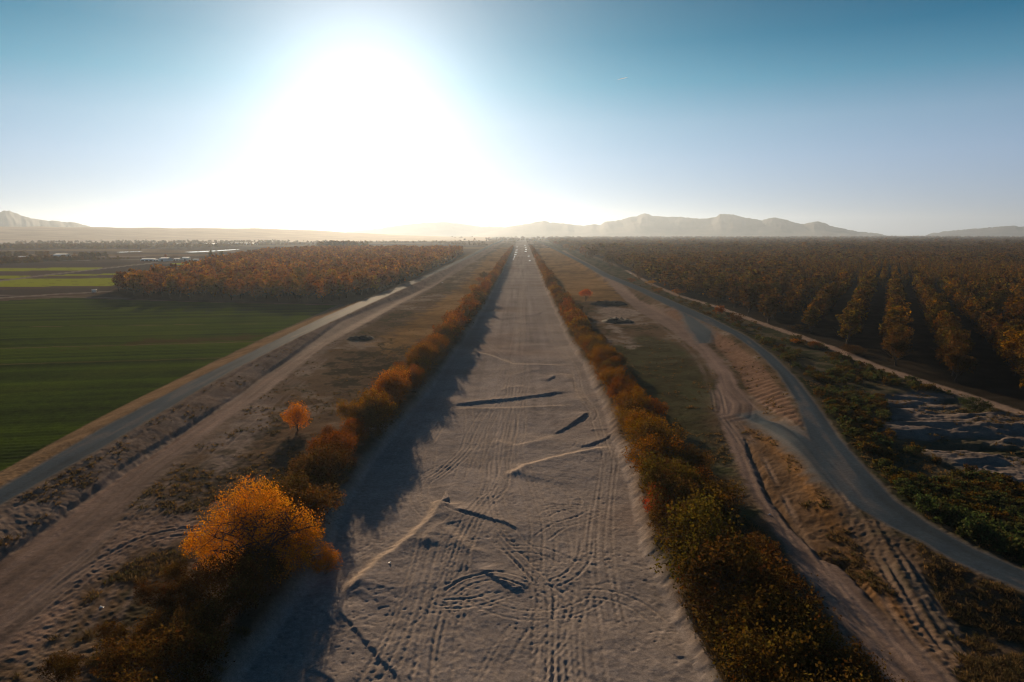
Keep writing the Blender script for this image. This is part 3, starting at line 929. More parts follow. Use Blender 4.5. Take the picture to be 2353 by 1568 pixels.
def crown_mesh(name, cloud, mat):
    V, Fq, c = cloud
    me = new_mesh(name, V, Fq, mat)
    a = me.attributes.new('tint', 'FLOAT_COLOR', 'POINT')
    a.data.foreach_set('color', c.astype(np.float32).ravel())
    return me


def tube(path, radii, sides=6):
    path = np.asarray(path, float)
    V, Fc = [], []
    for i, p in enumerate(path):
        d = path[min(i + 1, len(path) - 1)] - path[max(i - 1, 0)]
        d = d / (np.linalg.norm(d) + 1e-9)
        a = np.cross(d, (0.31, .95, .05)); a /= np.linalg.norm(a); b = np.cross(d, a)
        for k in range(sides):
            an = 2 * math.pi * k / sides
            V.append(p + radii[i] * (math.cos(an) * a + math.sin(an) * b))
    for i in range(len(path) - 1):
        for k in range(sides):
            Fc.append((i * sides + k, i * sides + (k + 1) % sides, (i + 1) * sides + (k + 1) % sides, (i + 1) * sides + k))
    return np.array(V), np.array(Fc)


def join(parts):
    V, Fc, n = [], [], 0
    for v, f in parts:
        V.append(v); Fc.append(f + n); n += len(v)
    return np.vstack(V), np.vstack(Fc)


def wood(seed, height, spread, stems=1, r0=.2, fork=.25, limbs=5, sides=5, twigs=3):
    g = np.random.default_rng(seed)
    parts = []
    for s in range(stems):
        a0 = g.uniform(0, 6.28)
        lean = np.array([math.cos(a0), math.sin(a0), 0]) * (.22 * spread if stems > 1 else .03 * height)
        base = np.array([math.cos(a0), math.sin(a0), 0]) * (.12 * stems * r0 * 3 if stems > 1 else 0) + np.array([0, 0, -.25])
        topf = np.array([0, 0, height * fork]) + lean * .5 + base * .7
        parts.append(tube([base, (base + topf) / 2 + g.normal(0, .03 * height, 3) * [1, 1, 0], topf], [r0 * 1.25, r0, r0 * .8], sides))
        for l in range(limbs):
            an = a0 + 6.28 * l / limbs + g.normal(0, .3)
            el = g.uniform(.55, 1.25)
            L = height * g.uniform(.5, .68)
            e = topf + np.array([math.cos(an) * math.cos(el) * spread * .62, math.sin(an) * math.cos(el) * spread * .62, L * math.sin(el)])
            mid = topf * .5 + e * .5 + np.array([0, 0, .06 * height]) + g.normal(0, .04 * height, 3)
            parts.append(tube([topf - [0, 0, r0], mid, e], [r0 * .55, r0 * .32, r0 * .08], max(4, sides - 1)))
            for k in range(twigs):
                tq = g.uniform(.4, .9)
                st = mid * (1 - tq) + e * tq
                e2 = st + g.normal(0, 1, 3) * [spread * .2, spread * .2, height * .1] + [0, 0, height * .08]
                parts.append(tube([st, e2], [r0 * .18, r0 * .05], 3 if sides < 6 else 4))
    V, Fc = join(parts)
    return V, Fc


def lobed(seed, w, h, z0, n, flat=1.0):
    """lobes of an uneven crown of width w between z0 and h"""
    g = np.random.default_rng(seed)
    out = [(0, 0, (h + z0) / 2, w * .32, w * .32, (h - z0) * .42)]
    for k in range(n):
        an = 2 * math.pi * k / n + g.normal(0, .4)
        rr = w * .5 * g.uniform(.38, .66)
        r = w * g.uniform(.17, .27)
        zz = z0 + (h - z0) * g.uniform(.22, .74)
        out.append((math.cos(an) * rr, math.sin(an) * rr, zz, r, r, r * .85 * flat))
    for k in range(max(2, n // 3)):
        r = w * g.uniform(.15, .22)
        out.append((g.normal(0, w * .12), g.normal(0, w * .12), h - r * .9, r, r, r * .9))
    return out


RUST, ORANGE, GOLD = (.185, .066, .015), (.29, .112, .018), (.36, .180, .026)
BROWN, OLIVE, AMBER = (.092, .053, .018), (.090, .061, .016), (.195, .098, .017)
RED = (.24, .050, .022)
GREEN = (.055, .070, .026)
NAMES = {RUST: 'rust-red', ORANGE: 'bright orange', GOLD: 'golden', BROWN: 'dull brown', OLIVE: 'olive-green', AMBER: 'amber', RED: 'dark red', GREEN: 'dark green'}
ORD = ('first second third fourth fifth sixth seventh eighth ninth tenth eleventh twelfth thirteenth fourteenth fifteenth sixteenth seventeenth '
       'eighteenth nineteenth').split()
TENS = {20: 'twent', 30: 'thirt', 40: 'fort', 50: 'fift', 60: 'sixt', 70: 'sevent', 80: 'eight', 90: 'ninet'}


def ordinal(n):
    if n < 20: return ORD[n - 1]
    if n >= 100: return ('hundredth' if n == 100 else 'hundred-and-' + ordinal(n - 100))
    return TENS[n // 10 * 10] + ('ieth' if n % 10 == 0 else 'y-' + ORD[n % 10 - 1])


def vcol(c, v=.12):
    k = random.gauss(1, v)
    return (c[0] * k, c[1] * k * random.gauss(1, .06), c[2] * k, 1)


def make_plant(name, crown, stem, loc, rot, scale, color, label, cat, group=None, stem_name='trunk'):
    """an Empty at the foot that parents a crown and its wood"""
    o = link(name, None, loc=loc)
    o.rotation_euler = (0, 0, rot); o.scale = scale
    tag(o, label, cat, group)
    c = link('crown', crown, o); c.color = color
    link(stem_name, stem, o)
    return o


def copy_plant(src, loc, rot, scale, color, label, crown=None, stem=None):
    o = src.copy(); COL.objects.link(o)
    o.location = loc; o.rotation_euler = (0, 0, rot); o.scale = scale
    o['label'] = label
    for ch in src.children:
        c = ch.copy(); COL.objects.link(c); c.parent = o
        if ch.name.startswith('crown'):
            c.color = color
            if crown: c.data = crown
        elif stem:
            c.data = stem
    return o


def HH(P):
    P = np.asarray(P)
    return terrain(P[:, 0], P[:, 1])


# ---------------------------------------------------------------- bushes along the two river banks
BUSH_NEAR = [crown_mesh('bush_crown', leaf_cloud(100 + i, lobed(50 + i, 5.4, 4.4 + .3 * (i % 3), .3, 6 + i % 3), 5200, .17, 8, .66, .15), M_LEAF) for i in range(5)]
BUSH_FAR = [crown_mesh('bush_crown', leaf_cloud(120 + i, lobed(60 + i, 5.4, 4.4 + .3 * (i % 3), .2, 6), 1100, .36, 6, .66, .15), M_LEAF) for i in range(4)]
BUSH_WOOD = [new_mesh('bush_stems', *wood(140 + i, 4.7, 4.8, 4, .06, .2, 3, 4, 4), M_BARK) for i in range(3)]


def along(line, start, step):
    """points every step(y) metres along a line"""
    seg = np.linalg.norm(np.diff(line, axis=0), axis=1)
    cum = np.concatenate([[0], np.cumsum(seg)])
    s = start
    while s < cum[-1]:
        i = min(np.searchsorted(cum, s, 'right') - 1, len(seg) - 1)
        t = (s - cum[i]) / seg[i]
        p = line[i] * (1 - t) + line[i + 1] * t
        d = (line[i + 1] - line[i]) / seg[i]
        yield p, np.array([-d[1], d[0]])
        s += step(p[1])


def step_len(y):
    return 3.5 * random.uniform(.8, 1.2) * (1 if y < 260 else 1 + (y - 260) / 420)


PAL_L = [RUST, AMBER, RUST, RUST, BROWN, ORANGE, AMBER]
PAL_R = [AMBER, BROWN, RUST, AMBER, BROWN, AMBER, RUST]
GOLD_Y = px(600, 1312)[1]
bush_spec = []
for p, nrm in along(curve(ext(riv_l, 8), 4), 2, step_len):
    if p[1] > 1500: break
    near_gold = abs(p[1] - GOLD_Y) < 5.0
    if near_gold and p[1] > GOLD_Y - 2.0: continue
    o = p + nrm * random.uniform(2.0, 3.6)
    sc = random.uniform(.76, 1.24)
    if p[1] < GOLD_Y: sc *= .95
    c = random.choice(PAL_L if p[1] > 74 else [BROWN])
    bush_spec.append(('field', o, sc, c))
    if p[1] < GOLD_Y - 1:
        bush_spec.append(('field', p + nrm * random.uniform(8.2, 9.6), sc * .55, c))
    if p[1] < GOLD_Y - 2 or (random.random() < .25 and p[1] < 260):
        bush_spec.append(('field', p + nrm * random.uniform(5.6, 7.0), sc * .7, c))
for p, nrm in along(curve(ext(riv_r, 8), 4), 2, step_len):
    if p[1] > 1500: break
    o = p - nrm * random.uniform(1.9, 3.4)
    sc = random.uniform(.76, 1.22) * (1.12 if p[1] < 80 else 1)
    c = random.choice(PAL_R if p[1] > 66 else [BROWN, BROWN, OLIVE])
    bush_spec.append(('orchard', o, sc, c))
    if p[1] < 78:
        bush_spec.append(('orchard', p - nrm * random.uniform(5.6, 6.8), sc * .75, random.choice([OLIVE, BROWN, BROWN])))
    elif random.random() < .45 and p[1] < 300:
        bush_spec.append(('orchard', p - nrm * random.uniform(4.8, 6.2), sc * random.uniform(.55, .8), random.choice([BROWN, RUST, OLIVE])))
bush_spec.append(('orchard', px(1512, 1180)[:2], .6, RED))
bush_spec.append(('orchard', px(1575, 1160)[:2], 1.0, RUST))
random.seed(21)
cnt = {'fieldnear': 0, 'field': 0, 'orchard': 0}
bush_spec.sort(key=lambda b: b[1][1])
hz_ = HH([b[1] for b in bush_spec])
src_near = src_far = None
for (side, p, sc, c), z in zip(bush_spec, hz_):
    if side == 'field':
        if p[1] < GOLD_Y:
            cnt['fieldnear'] += 1
    cnt[side] += 1
k = {'near': cnt['fieldnear'], 'field': 0, 'orchard': 0}
bush_rest = []
for i, ((side, p, sc, c), z) in enumerate(zip(bush_spec, hz_)):
    if i >= 285:
        bush_rest.append((p[0], p[1], z, sc)); continue
    if side == 'orchard':
        k['orchard'] += 1
        lab = '%s bush on the riverbank facing the wide orchard, %s from the near end' % (NAMES[c], ordinal(k['orchard']))
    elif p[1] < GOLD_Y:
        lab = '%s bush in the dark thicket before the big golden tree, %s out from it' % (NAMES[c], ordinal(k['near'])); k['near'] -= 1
    else:
        k['field'] += 1
        lab = '%s bush on the riverbank facing the green field, %s beyond the big golden tree' % (NAMES[c], ordinal(k['field']))
    near = p[1] < 170
    data = random.choice(BUSH_NEAR if near else BUSH_FAR)
    loc = (p[0], p[1], z - .05)
    scl = (sc * random.uniform(.92, 1.12), sc * random.uniform(.92, 1.12), sc * random.uniform(.85, 1.12))
    if not near and p[1] > 400:
        scl = (scl[0] * 1.1, scl[1] * (1 + (p[1] - 260) / 700), scl[2])
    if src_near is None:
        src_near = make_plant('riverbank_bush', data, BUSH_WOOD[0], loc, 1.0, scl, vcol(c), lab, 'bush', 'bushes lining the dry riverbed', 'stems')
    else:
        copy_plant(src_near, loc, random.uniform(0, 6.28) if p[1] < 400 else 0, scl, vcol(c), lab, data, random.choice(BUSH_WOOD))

# ---------------------------------------------------------------- single trees
g_ = px(602, 1312)
zb = H(g_[0], g_[1])
gl_ = [(-3.9, .3, 3.7, 1.25, 1.3, 1.5), (-2.7, .7, 5.2, 1.2, 1.3, 1.5), (-1.1, 1.0, 6.0, 1.35, 1.4, 1.5), (.5, .5, 6.3, 1.1, 1.2, 1.4), (1.5, .6, 5.3, 1.1, 1.2, 1.3), (-.9, -.8, 4.3, 1.5, 1.5, 1.7), (.9, -1.2, 3.4, 1.5, 1.4, 1.8),
       (3.1, .5, 3.9, 1.25, 1.3, 1.5), (4.4, -.2, 3.1, 1.05, 1.1, 1.6), (3.4, -.9, 2.2, 1.3, 1.2, 1.5), (-5.2, 0, 2.7, 1.0, 1.1, 1.1), (-3.2, -1.0, 2.4, 1.5, 1.4, 1.5), (-4.2, -.5, 1.4, 1.2, 1.2, 1.0),
       (1.8, -1.9, 1.7, 1.8, 1.5, 1.4), (-1.3, -1.5, 2.1, 1.8, 1.6, 1.7), (0, 1.9, 3.8, 2.3, 1.6, 1.8), (-6.0, .2, 1.9, .8, .8, .8)]
gold_crown = crown_mesh('golden_crown', leaf_cloud(301, gl_, 30000, .125, 14, .62, .13, 1.1), M_LEAF)
gold_wood = new_mesh('golden_wood', *wood(302, 7.4, 7.5, 6, .19, .16, 6, 6, 9), M_BARK)
make_plant('golden_tree', gold_crown, gold_wood, (g_[0], g_[1], zb), 0.0, (1, 1, 1), (.58, .24, .028, 1),
           'big spreading golden tree on the riverbank, its crown glowing in the low sun', 'tree')
q_ = px(748, 1292)
make_plant('riverbank_bush', BUSH_NEAR[2], BUSH_WOOD[1], (q_[0], q_[1], H(q_[0], q_[1])), .7, (.52, .5, .55), (.50, .20, .03, 1),
           'small orange bush at the foot of the big golden tree, on its riverbed side', 'bush', 'bushes lining the dry riverbed', 'stems')

t1 = px(685, 990)
oc = crown_mesh('round_crown', leaf_cloud(311, [(0, 0, 3.0, 1.35, 1.3, 1.2), (.55, .2, 2.2, 1.2, 1.1, 1.0), (-.5, .1, 2.3, 1.1, 1.1, 1.0), (-1.75, 0, 2.2, .75, .7, .7), (-1.2, 0, 1.5, .8, .7, .6), (.8, 0, 1.2, .9, .8, .7), (-.3, -.2, 1.2, 1.0, .8, .7)], 5200, .14, 7, .6, .14), M_LEAF)
ow = new_mesh('round_wood', *wood(312, 3.3, 2.4, 1, .13, .3, 5, 6, 3), M_BARK)
make_plant('orange_tree', oc, ow, (t1[0], t1[1], H(t1[0], t1[1])), 0, (1, 1, 1), (.50, .18, .026, 1),
           'small round orange tree alone on the dry grass beside the dirt track', 'tree')
t2 = px(1346, 692)
oc2 = crown_mesh('flat_crown', leaf_cloud(313, [(0, 0, 3.6, 2.0, 2.0, 1.2), (-1.7, 0, 3.2, 1.4, 1.4, 1.0), (1.7, .2, 3.1, 1.5, 1.4, .9), (.6, .5, 4.1, 1.3, 1.3, .8)], 3600, .22, 7, .6, .14), M_LEAF)
ow2 = new_mesh('flat_wood', *wood(314, 3.6, 4.4, 1, .16, .35, 6, 6, 3), M_BARK)
make_plant('orange_tree', oc2, ow2, (t2[0], t2[1], H(t2[0], t2[1])), .3, (1, 1, 1), (.46, .115, .022, 1),
           'orange-red tree with a flat broad crown near the dark earth mounds', 'tree')

# single shrubs on the flood plain and by the right-hand road
singles = [  # foot pixel, width px, height px, colour, label
    (1087, 668, 22, 15, GOLD, 'golden shrub alone on the dry grass, closest to camera of three'),
    (1101, 650, 20, 13, ORANGE, 'small orange shrub on the dry grass between a golden and a brown one'),
    (1112, 641, 28, 18, BROWN, 'brown twiggy shrub on dry grass, largest and last of three by the river bushes'),
    (1471, 643, 25, 27, BROWN, 'round reddish-brown tree standing alone between the paved road and the orchard'),
    (1404, 615, 38, 26, BROWN, 'broad brown tree at the roadside orchard corner'),
    (1359, 594, 30, 22, BROWN, 'dull brown roadside tree just past the broad brown one'),
    (1341, 586, 22, 18, RUST, 'rust-red roadside tree between a dull brown and an amber one'),
    (1314, 579, 18, 15, AMBER, 'amber tree on the roadside edge, second of the amber pair'),
    (1300, 573, 18, 13, AMBER, 'amber tree far along the roadside, before the rust pair'),
    (1277, 565, 14, 10, RUST, 'rust tree where the far paved road meets the orchard'),
    (1653, 722, 30, 22, RUST, 'rust-red shrub in green scrub beside the farm lane'),
    (1560, 676, 34, 14, ORANGE, 'low orange shrub at the near-orchard bend of the farm lane'),
    (1452, 650, 22, 10, RUST, 'low rust shrub by the round reddish-brown tree'),
    (1495, 655, 26, 10, GOLD, 'pale golden shrub where the farm lane begins'),
    (1512, 672, 30, 10, AMBER, 'amber low shrub by the start of the farm lane'),
    (1835, 760, 46, 16, BROWN, 'low brown brush on the lane side below the first orchard row'),
    (1830, 792, 30, 14, ORANGE, 'orange brush clump close to the farm lane, middle of the scrub'),
    (1870, 800, 34, 16, RUST, 'red-tinged brush clump in the scrub before the lane'),
    (1960, 812, 56, 18, BROWN, 'wide brown brush pile on the farm lane edge'),
    (2240, 935, 70, 34, GREEN, 'large green bush at the lane end beside the eroded gully'),
    (1690, 742, 40, 22, BROWN, 'brown shrub beside the rust-red one in the scrub'),
    (1600, 716, 40, 16, OLIVE, 'olive shrub in the scrub between the bend and the lane'),
]
for u, v, wpx, hpx, c, lab in singles:
    P = px(u, v)
    dist = P[1]
    wm, hm = wpx / F * dist * 1.02, hpx / F * dist * 1.0
    o_ = copy_plant(src_near, (P[0], P[1], H(P[0], P[1]) - .05), random.uniform(0, 6), (wm / 5.4, wm / 5.4, hm / 4.6), vcol(c, .05), lab,
               BUSH_FAR[random.randrange(4)] if dist > 170 else BUSH_NEAR[random.randrange(5)], random.choice(BUSH_WOOD))
    is_tree = ' tree' in lab
    o_.name = 'roadside_tree' if is_tree else 'shrub'
    o_['category'] = 'tree' if is_tree else 'shrub'
    o_['group'] = 'small trees along the paved road' if is_tree else 'single shrubs standing apart'
    for c_ in o_.children:
        if c_.name.startswith('stems') and is_tree:
            c_.name = 'trunk'

# ---------------------------------------------------------------- orchards
ORCH_NEAR = [crown_mesh('orchard_crown', leaf_cloud(400 + i, lobed(410 + i, 5.6, 10.4, 1.4, 9), 4200, .34, 8, .64, .14), M_LEAF) for i in range(4)]
ORCH_MID = [crown_mesh('orchard_crown', leaf_cloud(420 + i, lobed(430 + i, 5.7, 10.4, 1.2, 8), 1300, .60, 6, .64, .15), M_LEAF) for i in range(4)]
ORCH_FAR = [crown_mesh('orchard_crown', leaf_cloud(440 + i, lobed(450 + i, 5.8, 10.2, 1.0, 7), 330, 1.15, 4, .66, .15), M_LEAF) for i in range(4)]
ORCH_WOOD = [new_mesh('orchard_wood', *wood(460 + i, 8.5, 7.5, 1, .24, .24, 5, 5, 2), M_BARK) for i in range(3)]
rd_ = ray(2053, 538)[:2]; rd_ /= np.linalg.norm(rd_)
rn_ = np.array([rd_[1], -rd_[0]])
bA, bD = px(1864, 759)[:2], px(2209, 893)[:2]
ROW = float(np.dot(bA - bD, rn_)) / -3.0
SGN = 1.0
print('ROW', ROW)
if ROW < 0:
    ROW = -ROW; SGN = -1.0
rn_ = rn_ * SGN
off0 = float(np.dot(bA, rn_))
orchard = []      # point, region, row, place in row
rg = np.random.default_rng(5)
along0, along1 = 0, 1500
for r in range(-80, 90):
    o_ = off0 + r * ROW
    a_ = np.concatenate([np.arange(0, 392, 6.4), np.arange(632, 1500, 8.0)])
    P = rn_[None] * o_ + rd_[None] * a_[:, None]
    orchard += [(P[i], 'R', r, a_[i]) for i in range(len(P))]
    a_ = np.arange(402, 626, 4.2)                 # a second block of smaller trees in closer rows
    for h_ in (0.0, .5):
        P = rn_[None] * (o_ + h_ * ROW) + rd_[None] * a_[:, None]
        orchard += [(P[i], 'S', r + h_, a_[i]) for i in range(len(P))]
PR = np.array([o_[0] for o_ in orchard])
inR = sdpoly(PR[:, 0], PR[:, 1], P_rorch, 20) > 4.5
okY = (PR[:, 1] > 20) & (PR[:, 1] < 950)
orchard = [orchard[i] for i in np.nonzero(inR & okY)[0]]
# left orchard: rows parallel to the green field's edge
e0, e1 = px(300, 688)[:2], px(780, 700)[:2]
ed = (e1 - e0) / np.linalg.norm(e1 - e0); en = np.array([-ed[1], ed[0]])
for r in range(0, 105):
    a_ = np.arange(-300, 260, 10.5)
    P = e0 + en[None] * (6 + r * 7.2) + ed[None] * a_[:, None]
    ins = sdpoly(P[:, 0], P[:, 1], P_lorch, 20) > 2.5
    orchard += [(P[i], 'L', r, a_[i]) for i in np.nonzero(ins)[0]]
out = []
for p, reg, r, a in orchard:
    irregular = (reg in 'RS' and p[0] < .40 * p[1]) or (reg == 'R' and a > 630)
    j = 2.4 if irregular else .35
    p = p + rg.normal(0, j, 2)
    if rg.random() < (.12 if irregular else .03): continue
    out.append((p, reg, r, a))
orchard = out


def project(p, z=5.0):
    d = np.array([p[0], p[1], z]) - CAM
    cy, sy = math.cos(-YAW), math.sin(-YAW)
    d = np.array([d[0] * cy - d[1] * sy, d[0] * sy + d[1] * cy, d[2]])
    cp, sp = math.cos(PITCH), math.sin(PITCH)
    zc = d[1] * cp - d[2] * sp
    yc = d[1] * sp + d[2] * cp
    return CX + F * d[0] / zc, CY - F * yc / zc, zc


def inframe(p, mar=60):
    u, v, zc = project(p)
    return zc > 1 and -mar < u < 2353 + mar and v < 1568 + mar


orchard.sort(key=lambda o_: float(np.hypot(*o_[0])))
vis = [o_ for o_ in orchard if inframe(o_[0], 40)]
NL, NR_ = 130, 165
indL = [o_ for o_ in vis if o_[1] == 'L'][:NL]
indR = [o_ for o_ in vis if o_[1] == 'R' and o_[3] < 400][:NR_]
ind_ids = {id(o_) for o_ in indL + indR}
rest = [o_ for o_ in orchard if id(o_) not in ind_ids and inframe(o_[0], 500)]
rows_R = sorted({o_[2] for o_ in indR}); rows_L = sorted({o_[2] for o_ in indL})
place = {}
for o_ in indR + indL:
    place.setdefault((o_[1], o_[2]), []).append(o_)
for key, l in place.items():
    l.sort(key=(lambda q: q[3]) if key[0] == 'R' else (lambda q: -q[3]))
PAL_OR = [BROWN, OLIVE, AMBER, BROWN, OLIVE, BROWN]
PAL_OL = [RUST, AMBER, AMBER, ORANGE, ORANGE, RUST, GOLD]
random.seed(33)
src = None
zi = HH([o_[0] for o_ in indL + indR])
MID_SRC = {}
for o_, z in zip(indL + indR, zi):
    p, reg, r, a = o_
    d = float(np.hypot(*p))
    n = [id(q) for q in place[(reg, r)]].index(id(o_)) + 1
    c = random.choice(PAL_OR if reg == 'R' else PAL_OL)
    if reg == 'R':
        lab = '%s orchard tree, %s from the farm lane, %s row from the paved road' % (NAMES[c], ordinal(n), ordinal(rows_R.index(r) + 1 if rn_[0] > 0 else len(rows_R) - rows_R.index(r)))
    else:
        lab = '%s orchard tree, %s in from the road, %s row from the green field' % (NAMES[c], ordinal(n), ordinal(rows_L.index(r) + 1))
    data = random.choice(ORCH_NEAR if d < 190 else ORCH_MID)
    s = random.uniform(.86, 1.06) if reg == 'R' and p[0] > .40 * p[1] else (random.uniform(1.02, 1.22) if reg == 'L' else random.uniform(1.1, 1.4))
    sv = min(s, 1.08)
    scl = (s * random.uniform(.98, 1.16), s * random.uniform(.98, 1.16), sv * random.uniform(.74, .96))
    loc = (p[0], p[1], z - .1)
    if src is None:
        src = make_plant('orchard_tree', data, ORCH_WOOD[0], loc, .5, scl, vcol(c), lab, 'tree', 'trees standing in orchard rows')
    else:
        copy_plant(src, loc, random.uniform(0, 6.28), scl, vcol(c), lab, data, random.choice(ORCH_WOOD))

# the rest of the trees, past three hundred: one object
def scatter(name, pts, scl, rot, protos, mat, nstretch=None):
    me = bpy.data.meshes.new(name)
    pts = np.asarray(pts, np.float32)
    me.vertices.add(len(pts)); me.vertices.foreach_set('co', pts.ravel())
    a = me.attributes.new('scl', 'FLOAT_VECTOR', 'POINT'); a.data.foreach_set('vector', np.asarray(scl, np.float32).ravel())
    b = me.attributes.new('rot', 'FLOAT', 'POINT'); b.data.foreach_set('value', np.asarray(rot, np.float32))
    me.update()
    o = link(name, me)
    ng = bpy.data.node_groups.new(name, 'GeometryNodeTree')
    ng.interface.new_socket('Geometry', in_out='INPUT', socket_type='NodeSocketGeometry')
    ng.interface.new_socket('Geometry', in_out='OUTPUT', socket_type='NodeSocketGeometry')
    gi = ng.nodes.new('NodeGroupInput'); go = ng.nodes.new('NodeGroupOutput')
    ip = ng.nodes.new('GeometryNodeInstanceOnPoints')
    jg = ng.nodes.new('GeometryNodeJoinGeometry')
    for p in protos:
        inf = ng.nodes.new('GeometryNodeObjectInfo'); inf.transform_space = 'ORIGINAL'
        inf.inputs['Object'].default_value = p
        inf.inputs['As Instance'].default_value = False
        sm = ng.nodes.new('GeometryNodeSetMaterial'); sm.inputs['Material'].default_value = mat
        gti = ng.nodes.new('GeometryNodeGeometryToInstance')
        ng.links.new(inf.outputs['Geometry'], sm.inputs[0]); ng.links.new(sm.outputs[0], gti.inputs[0]); ng.links.new(gti.outputs[0], jg.inputs[0])
    ip.inputs['Pick Instance'].default_value = True
    sa = ng.nodes.new('GeometryNodeInputNamedAttribute'); sa.data_type = 'FLOAT_VECTOR'; sa.inputs[0].default_value = 'scl'
    ra = ng.nodes.new('GeometryNodeInputNamedAttribute'); ra.data_type = 'FLOAT'; ra.inputs[0].default_value = 'rot'
    cx = ng.nodes.new('ShaderNodeCombineXYZ')
    rv = ng.nodes.new('FunctionNodeRandomValue'); rv.data_type = 'INT'
    rv.inputs['Min'].default_value = 0 if 'Min' in rv.inputs else 0
    for s_ in rv.inputs:
        if s_.type == 'INT' and s_.name == 'Min': s_.default_value = 0
        if s_.type == 'INT' and s_.name == 'Max': s_.default_value = len(protos) - 1
    ng.links.new(gi.outputs[0], ip.inputs['Points']); ng.links.new(jg.outputs[0], ip.inputs['Instance'])
    ng.links.new([s_ for s_ in rv.outputs if s_.type == 'INT'][0], ip.inputs['Instance Index'])
    ng.links.new([s_ for s_ in ra.outputs if s_.enabled][0], cx.inputs[2])
    ng.links.new(cx.outputs[0], ip.inputs['Rotation'])
    ng.links.new([s_ for s_ in sa.outputs if s_.enabled][0], ip.inputs['Scale'])
    ng.links.new(ip.outputs[0], go.inputs[0])
    md = o.modifiers.new('scatter', 'NODES'); md.node_group = ng
    return o


def proto(mesh):
    o = bpy.data.objects.new(mesh.name, mesh)
    return o


PROTO_FAR = [proto(m_) for m_ in ORCH_FAR]
M_LEAF_STUFF = leaf_material('autumn_leaves_mass', [BROWN, AMBER, OLIVE, (.15, .085, .018), BROWN, (.17, .11, .02), OLIVE, BROWN])
pts, scl = [], []
zr = HH([o_[0] for o_ in rest]) if rest else []
ptsL, sclL = [], []
for o_, z in zip(rest, zr):
    if o_[1] == 'L':
        s = rg.uniform(.95, 1.2); ptsL.append((o_[0][0], o_[0][1], z - .1)); sclL.append((s * 1.16, s * 1.16, s * rg.uniform(.85, 1.0))); continue
    s = rg.uniform(.85, 1.15)
    if o_[1] == 'S' and o_[0][0] > .40 * o_[0][1]:
        pts.append((o_[0][0], o_[0][1], z - .1)); scl.append((s * .52, s * .52, s * .78)); continue
    w_ = 1.35 if o_[0][0] < .40 * o_[0][1] or o_[3] > 630 else 1.0
    pts.append((o_[0][0], o_[0][1], z - .1)); scl.append((s * w_ * 1.06, s * w_ * 1.06, s * rg.uniform(.74, .98)))
# farther woodland and orchard blocks
n_far = 11000
yy_ = 900 * np.exp(rg.random(n_far) * math.log(5200 / 900.))
xx_ = yy_ * rg.uniform(.04, .95, n_far)
ok = (sdpoly(xx_, yy_, P_rorch, 30) > 5)
for x_, y_ in zip(xx_[ok], yy_[ok]):
    s = rg.uniform(.9, 1.25)
    pts.append((x_, y_, -.2)); scl.append((s * 2.5, s * 2.0, s * .95 if rg.random() < .96 else s * 1.3))


def belt(u0, v0, u1, v1, n, wid, h0, h1, sx=1.6):
    """a line of trees far across the farmland"""
    A_, B_ = px(u0, v0), px(u1, v1)
    for k in range(n):
        t_ = rg.random()
        p = A_ * (1 - t_) + B_ * t_ + np.array([rg.normal(0, wid), rg.normal(0, wid), 0])
        h = rg.uniform(h0, h1) / 10.0
        pts.append((p[0], p[1], -.2)); scl.append((h * sx, h * sx, h))


belt(-60, 572, 240, 570, 300, 40, 4, 9); belt(-60, 565, 480, 563, 420, 90, 4, 8); belt(100, 559, 640, 557, 300, 150, 5, 9, 2.2)
belt(240, 573, 520, 567, 150, 40, 5, 9); belt(-60, 602, 180, 598, 230, 14, 2.5, 5.5); belt(-60, 608, 90, 604, 90, 8, 2.0, 4.0)
belt(180, 598, 300, 596, 70, 6, 1.5, 3); belt(450, 566, 640, 563, 120, 60, 4, 8); belt(600, 560, 1130, 556, 260, 120, 3, 7, 2.0)
belt(1000, 560, 1120, 566, 60, 20, 4, 8); belt(756, 573, 812, 573, 50, 14, 13, 16)
belt(1205, 549, 2353, 546, 500, 300, 9, 15, 3); belt(1150, 553, 1290, 552, 90, 90, 6, 11, 2); belt(-60, 590, 110, 590, 50, 12, 4, 8)
belt(190, 592, 230, 591, 30, 6, 4, 7)
orch_stuff = scatter('orchard_woodland', pts, scl, rg.uniform(0, 6.28, len(pts)), PROTO_FAR, M_LEAF_STUFF)
tag(orch_stuff, kind='stuff')
ol = scatter('orchard_trees', ptsL, sclL, rg.uniform(0, 6.28, len(ptsL)), PROTO_FAR, leaf_material('golden_leaves_mass', [RUST, AMBER, ORANGE, (.40, .19, .03), AMBER, RUST]))
tag(ol, kind='stuff')

# farm trees that stand out one by one
random.seed(8)
farm_trees = [(485, 596, 18, 20, OLIVE, 'dark round farm tree by the pale fields, fuller of a pair'), (509, 596, 18, 19, BROWN, 'dark round farm tree beside the end of the windbreak, second of a pair'),
              (93, 593, 12, 9, BROWN, 'dark brown tree by the long white farmhouse'), (70, 593, 14, 8, OLIVE, 'olive tree next to the dark brown one near the farmhouse'),
              (381, 594, 12, 9, ORANGE, 'orange tree behind the blue-white sheds')]
for i in range(9):
    farm_trees.append((553 + i * 8.2, 596 - i * .45, 13, 12 + (i % 3) * 2 + (4 if i == 8 else 0), BROWN, 'brown windbreak tree behind the field-side orchard, %s of nine' % ordinal(i + 1)))
for u, v, wpx, hpx, c, lab in farm_trees:
    P = px(u, v)
    wm, hm = wpx / F * P[1], hpx / F * P[1]
    o_ = copy_plant(src, (P[0], P[1], -.1), random.uniform(0, 6), (wm / 8.8, wm / 8.8, hm / 10.2), vcol(c, .05), lab, ORCH_MID[random.randrange(4)], ORCH_WOOD[0])
    o_.name = 'farm_tree'
    o_['group'] = 'windbreak trees in a line' if 'windbreak tree' in lab else 'trees around the farm sheds'

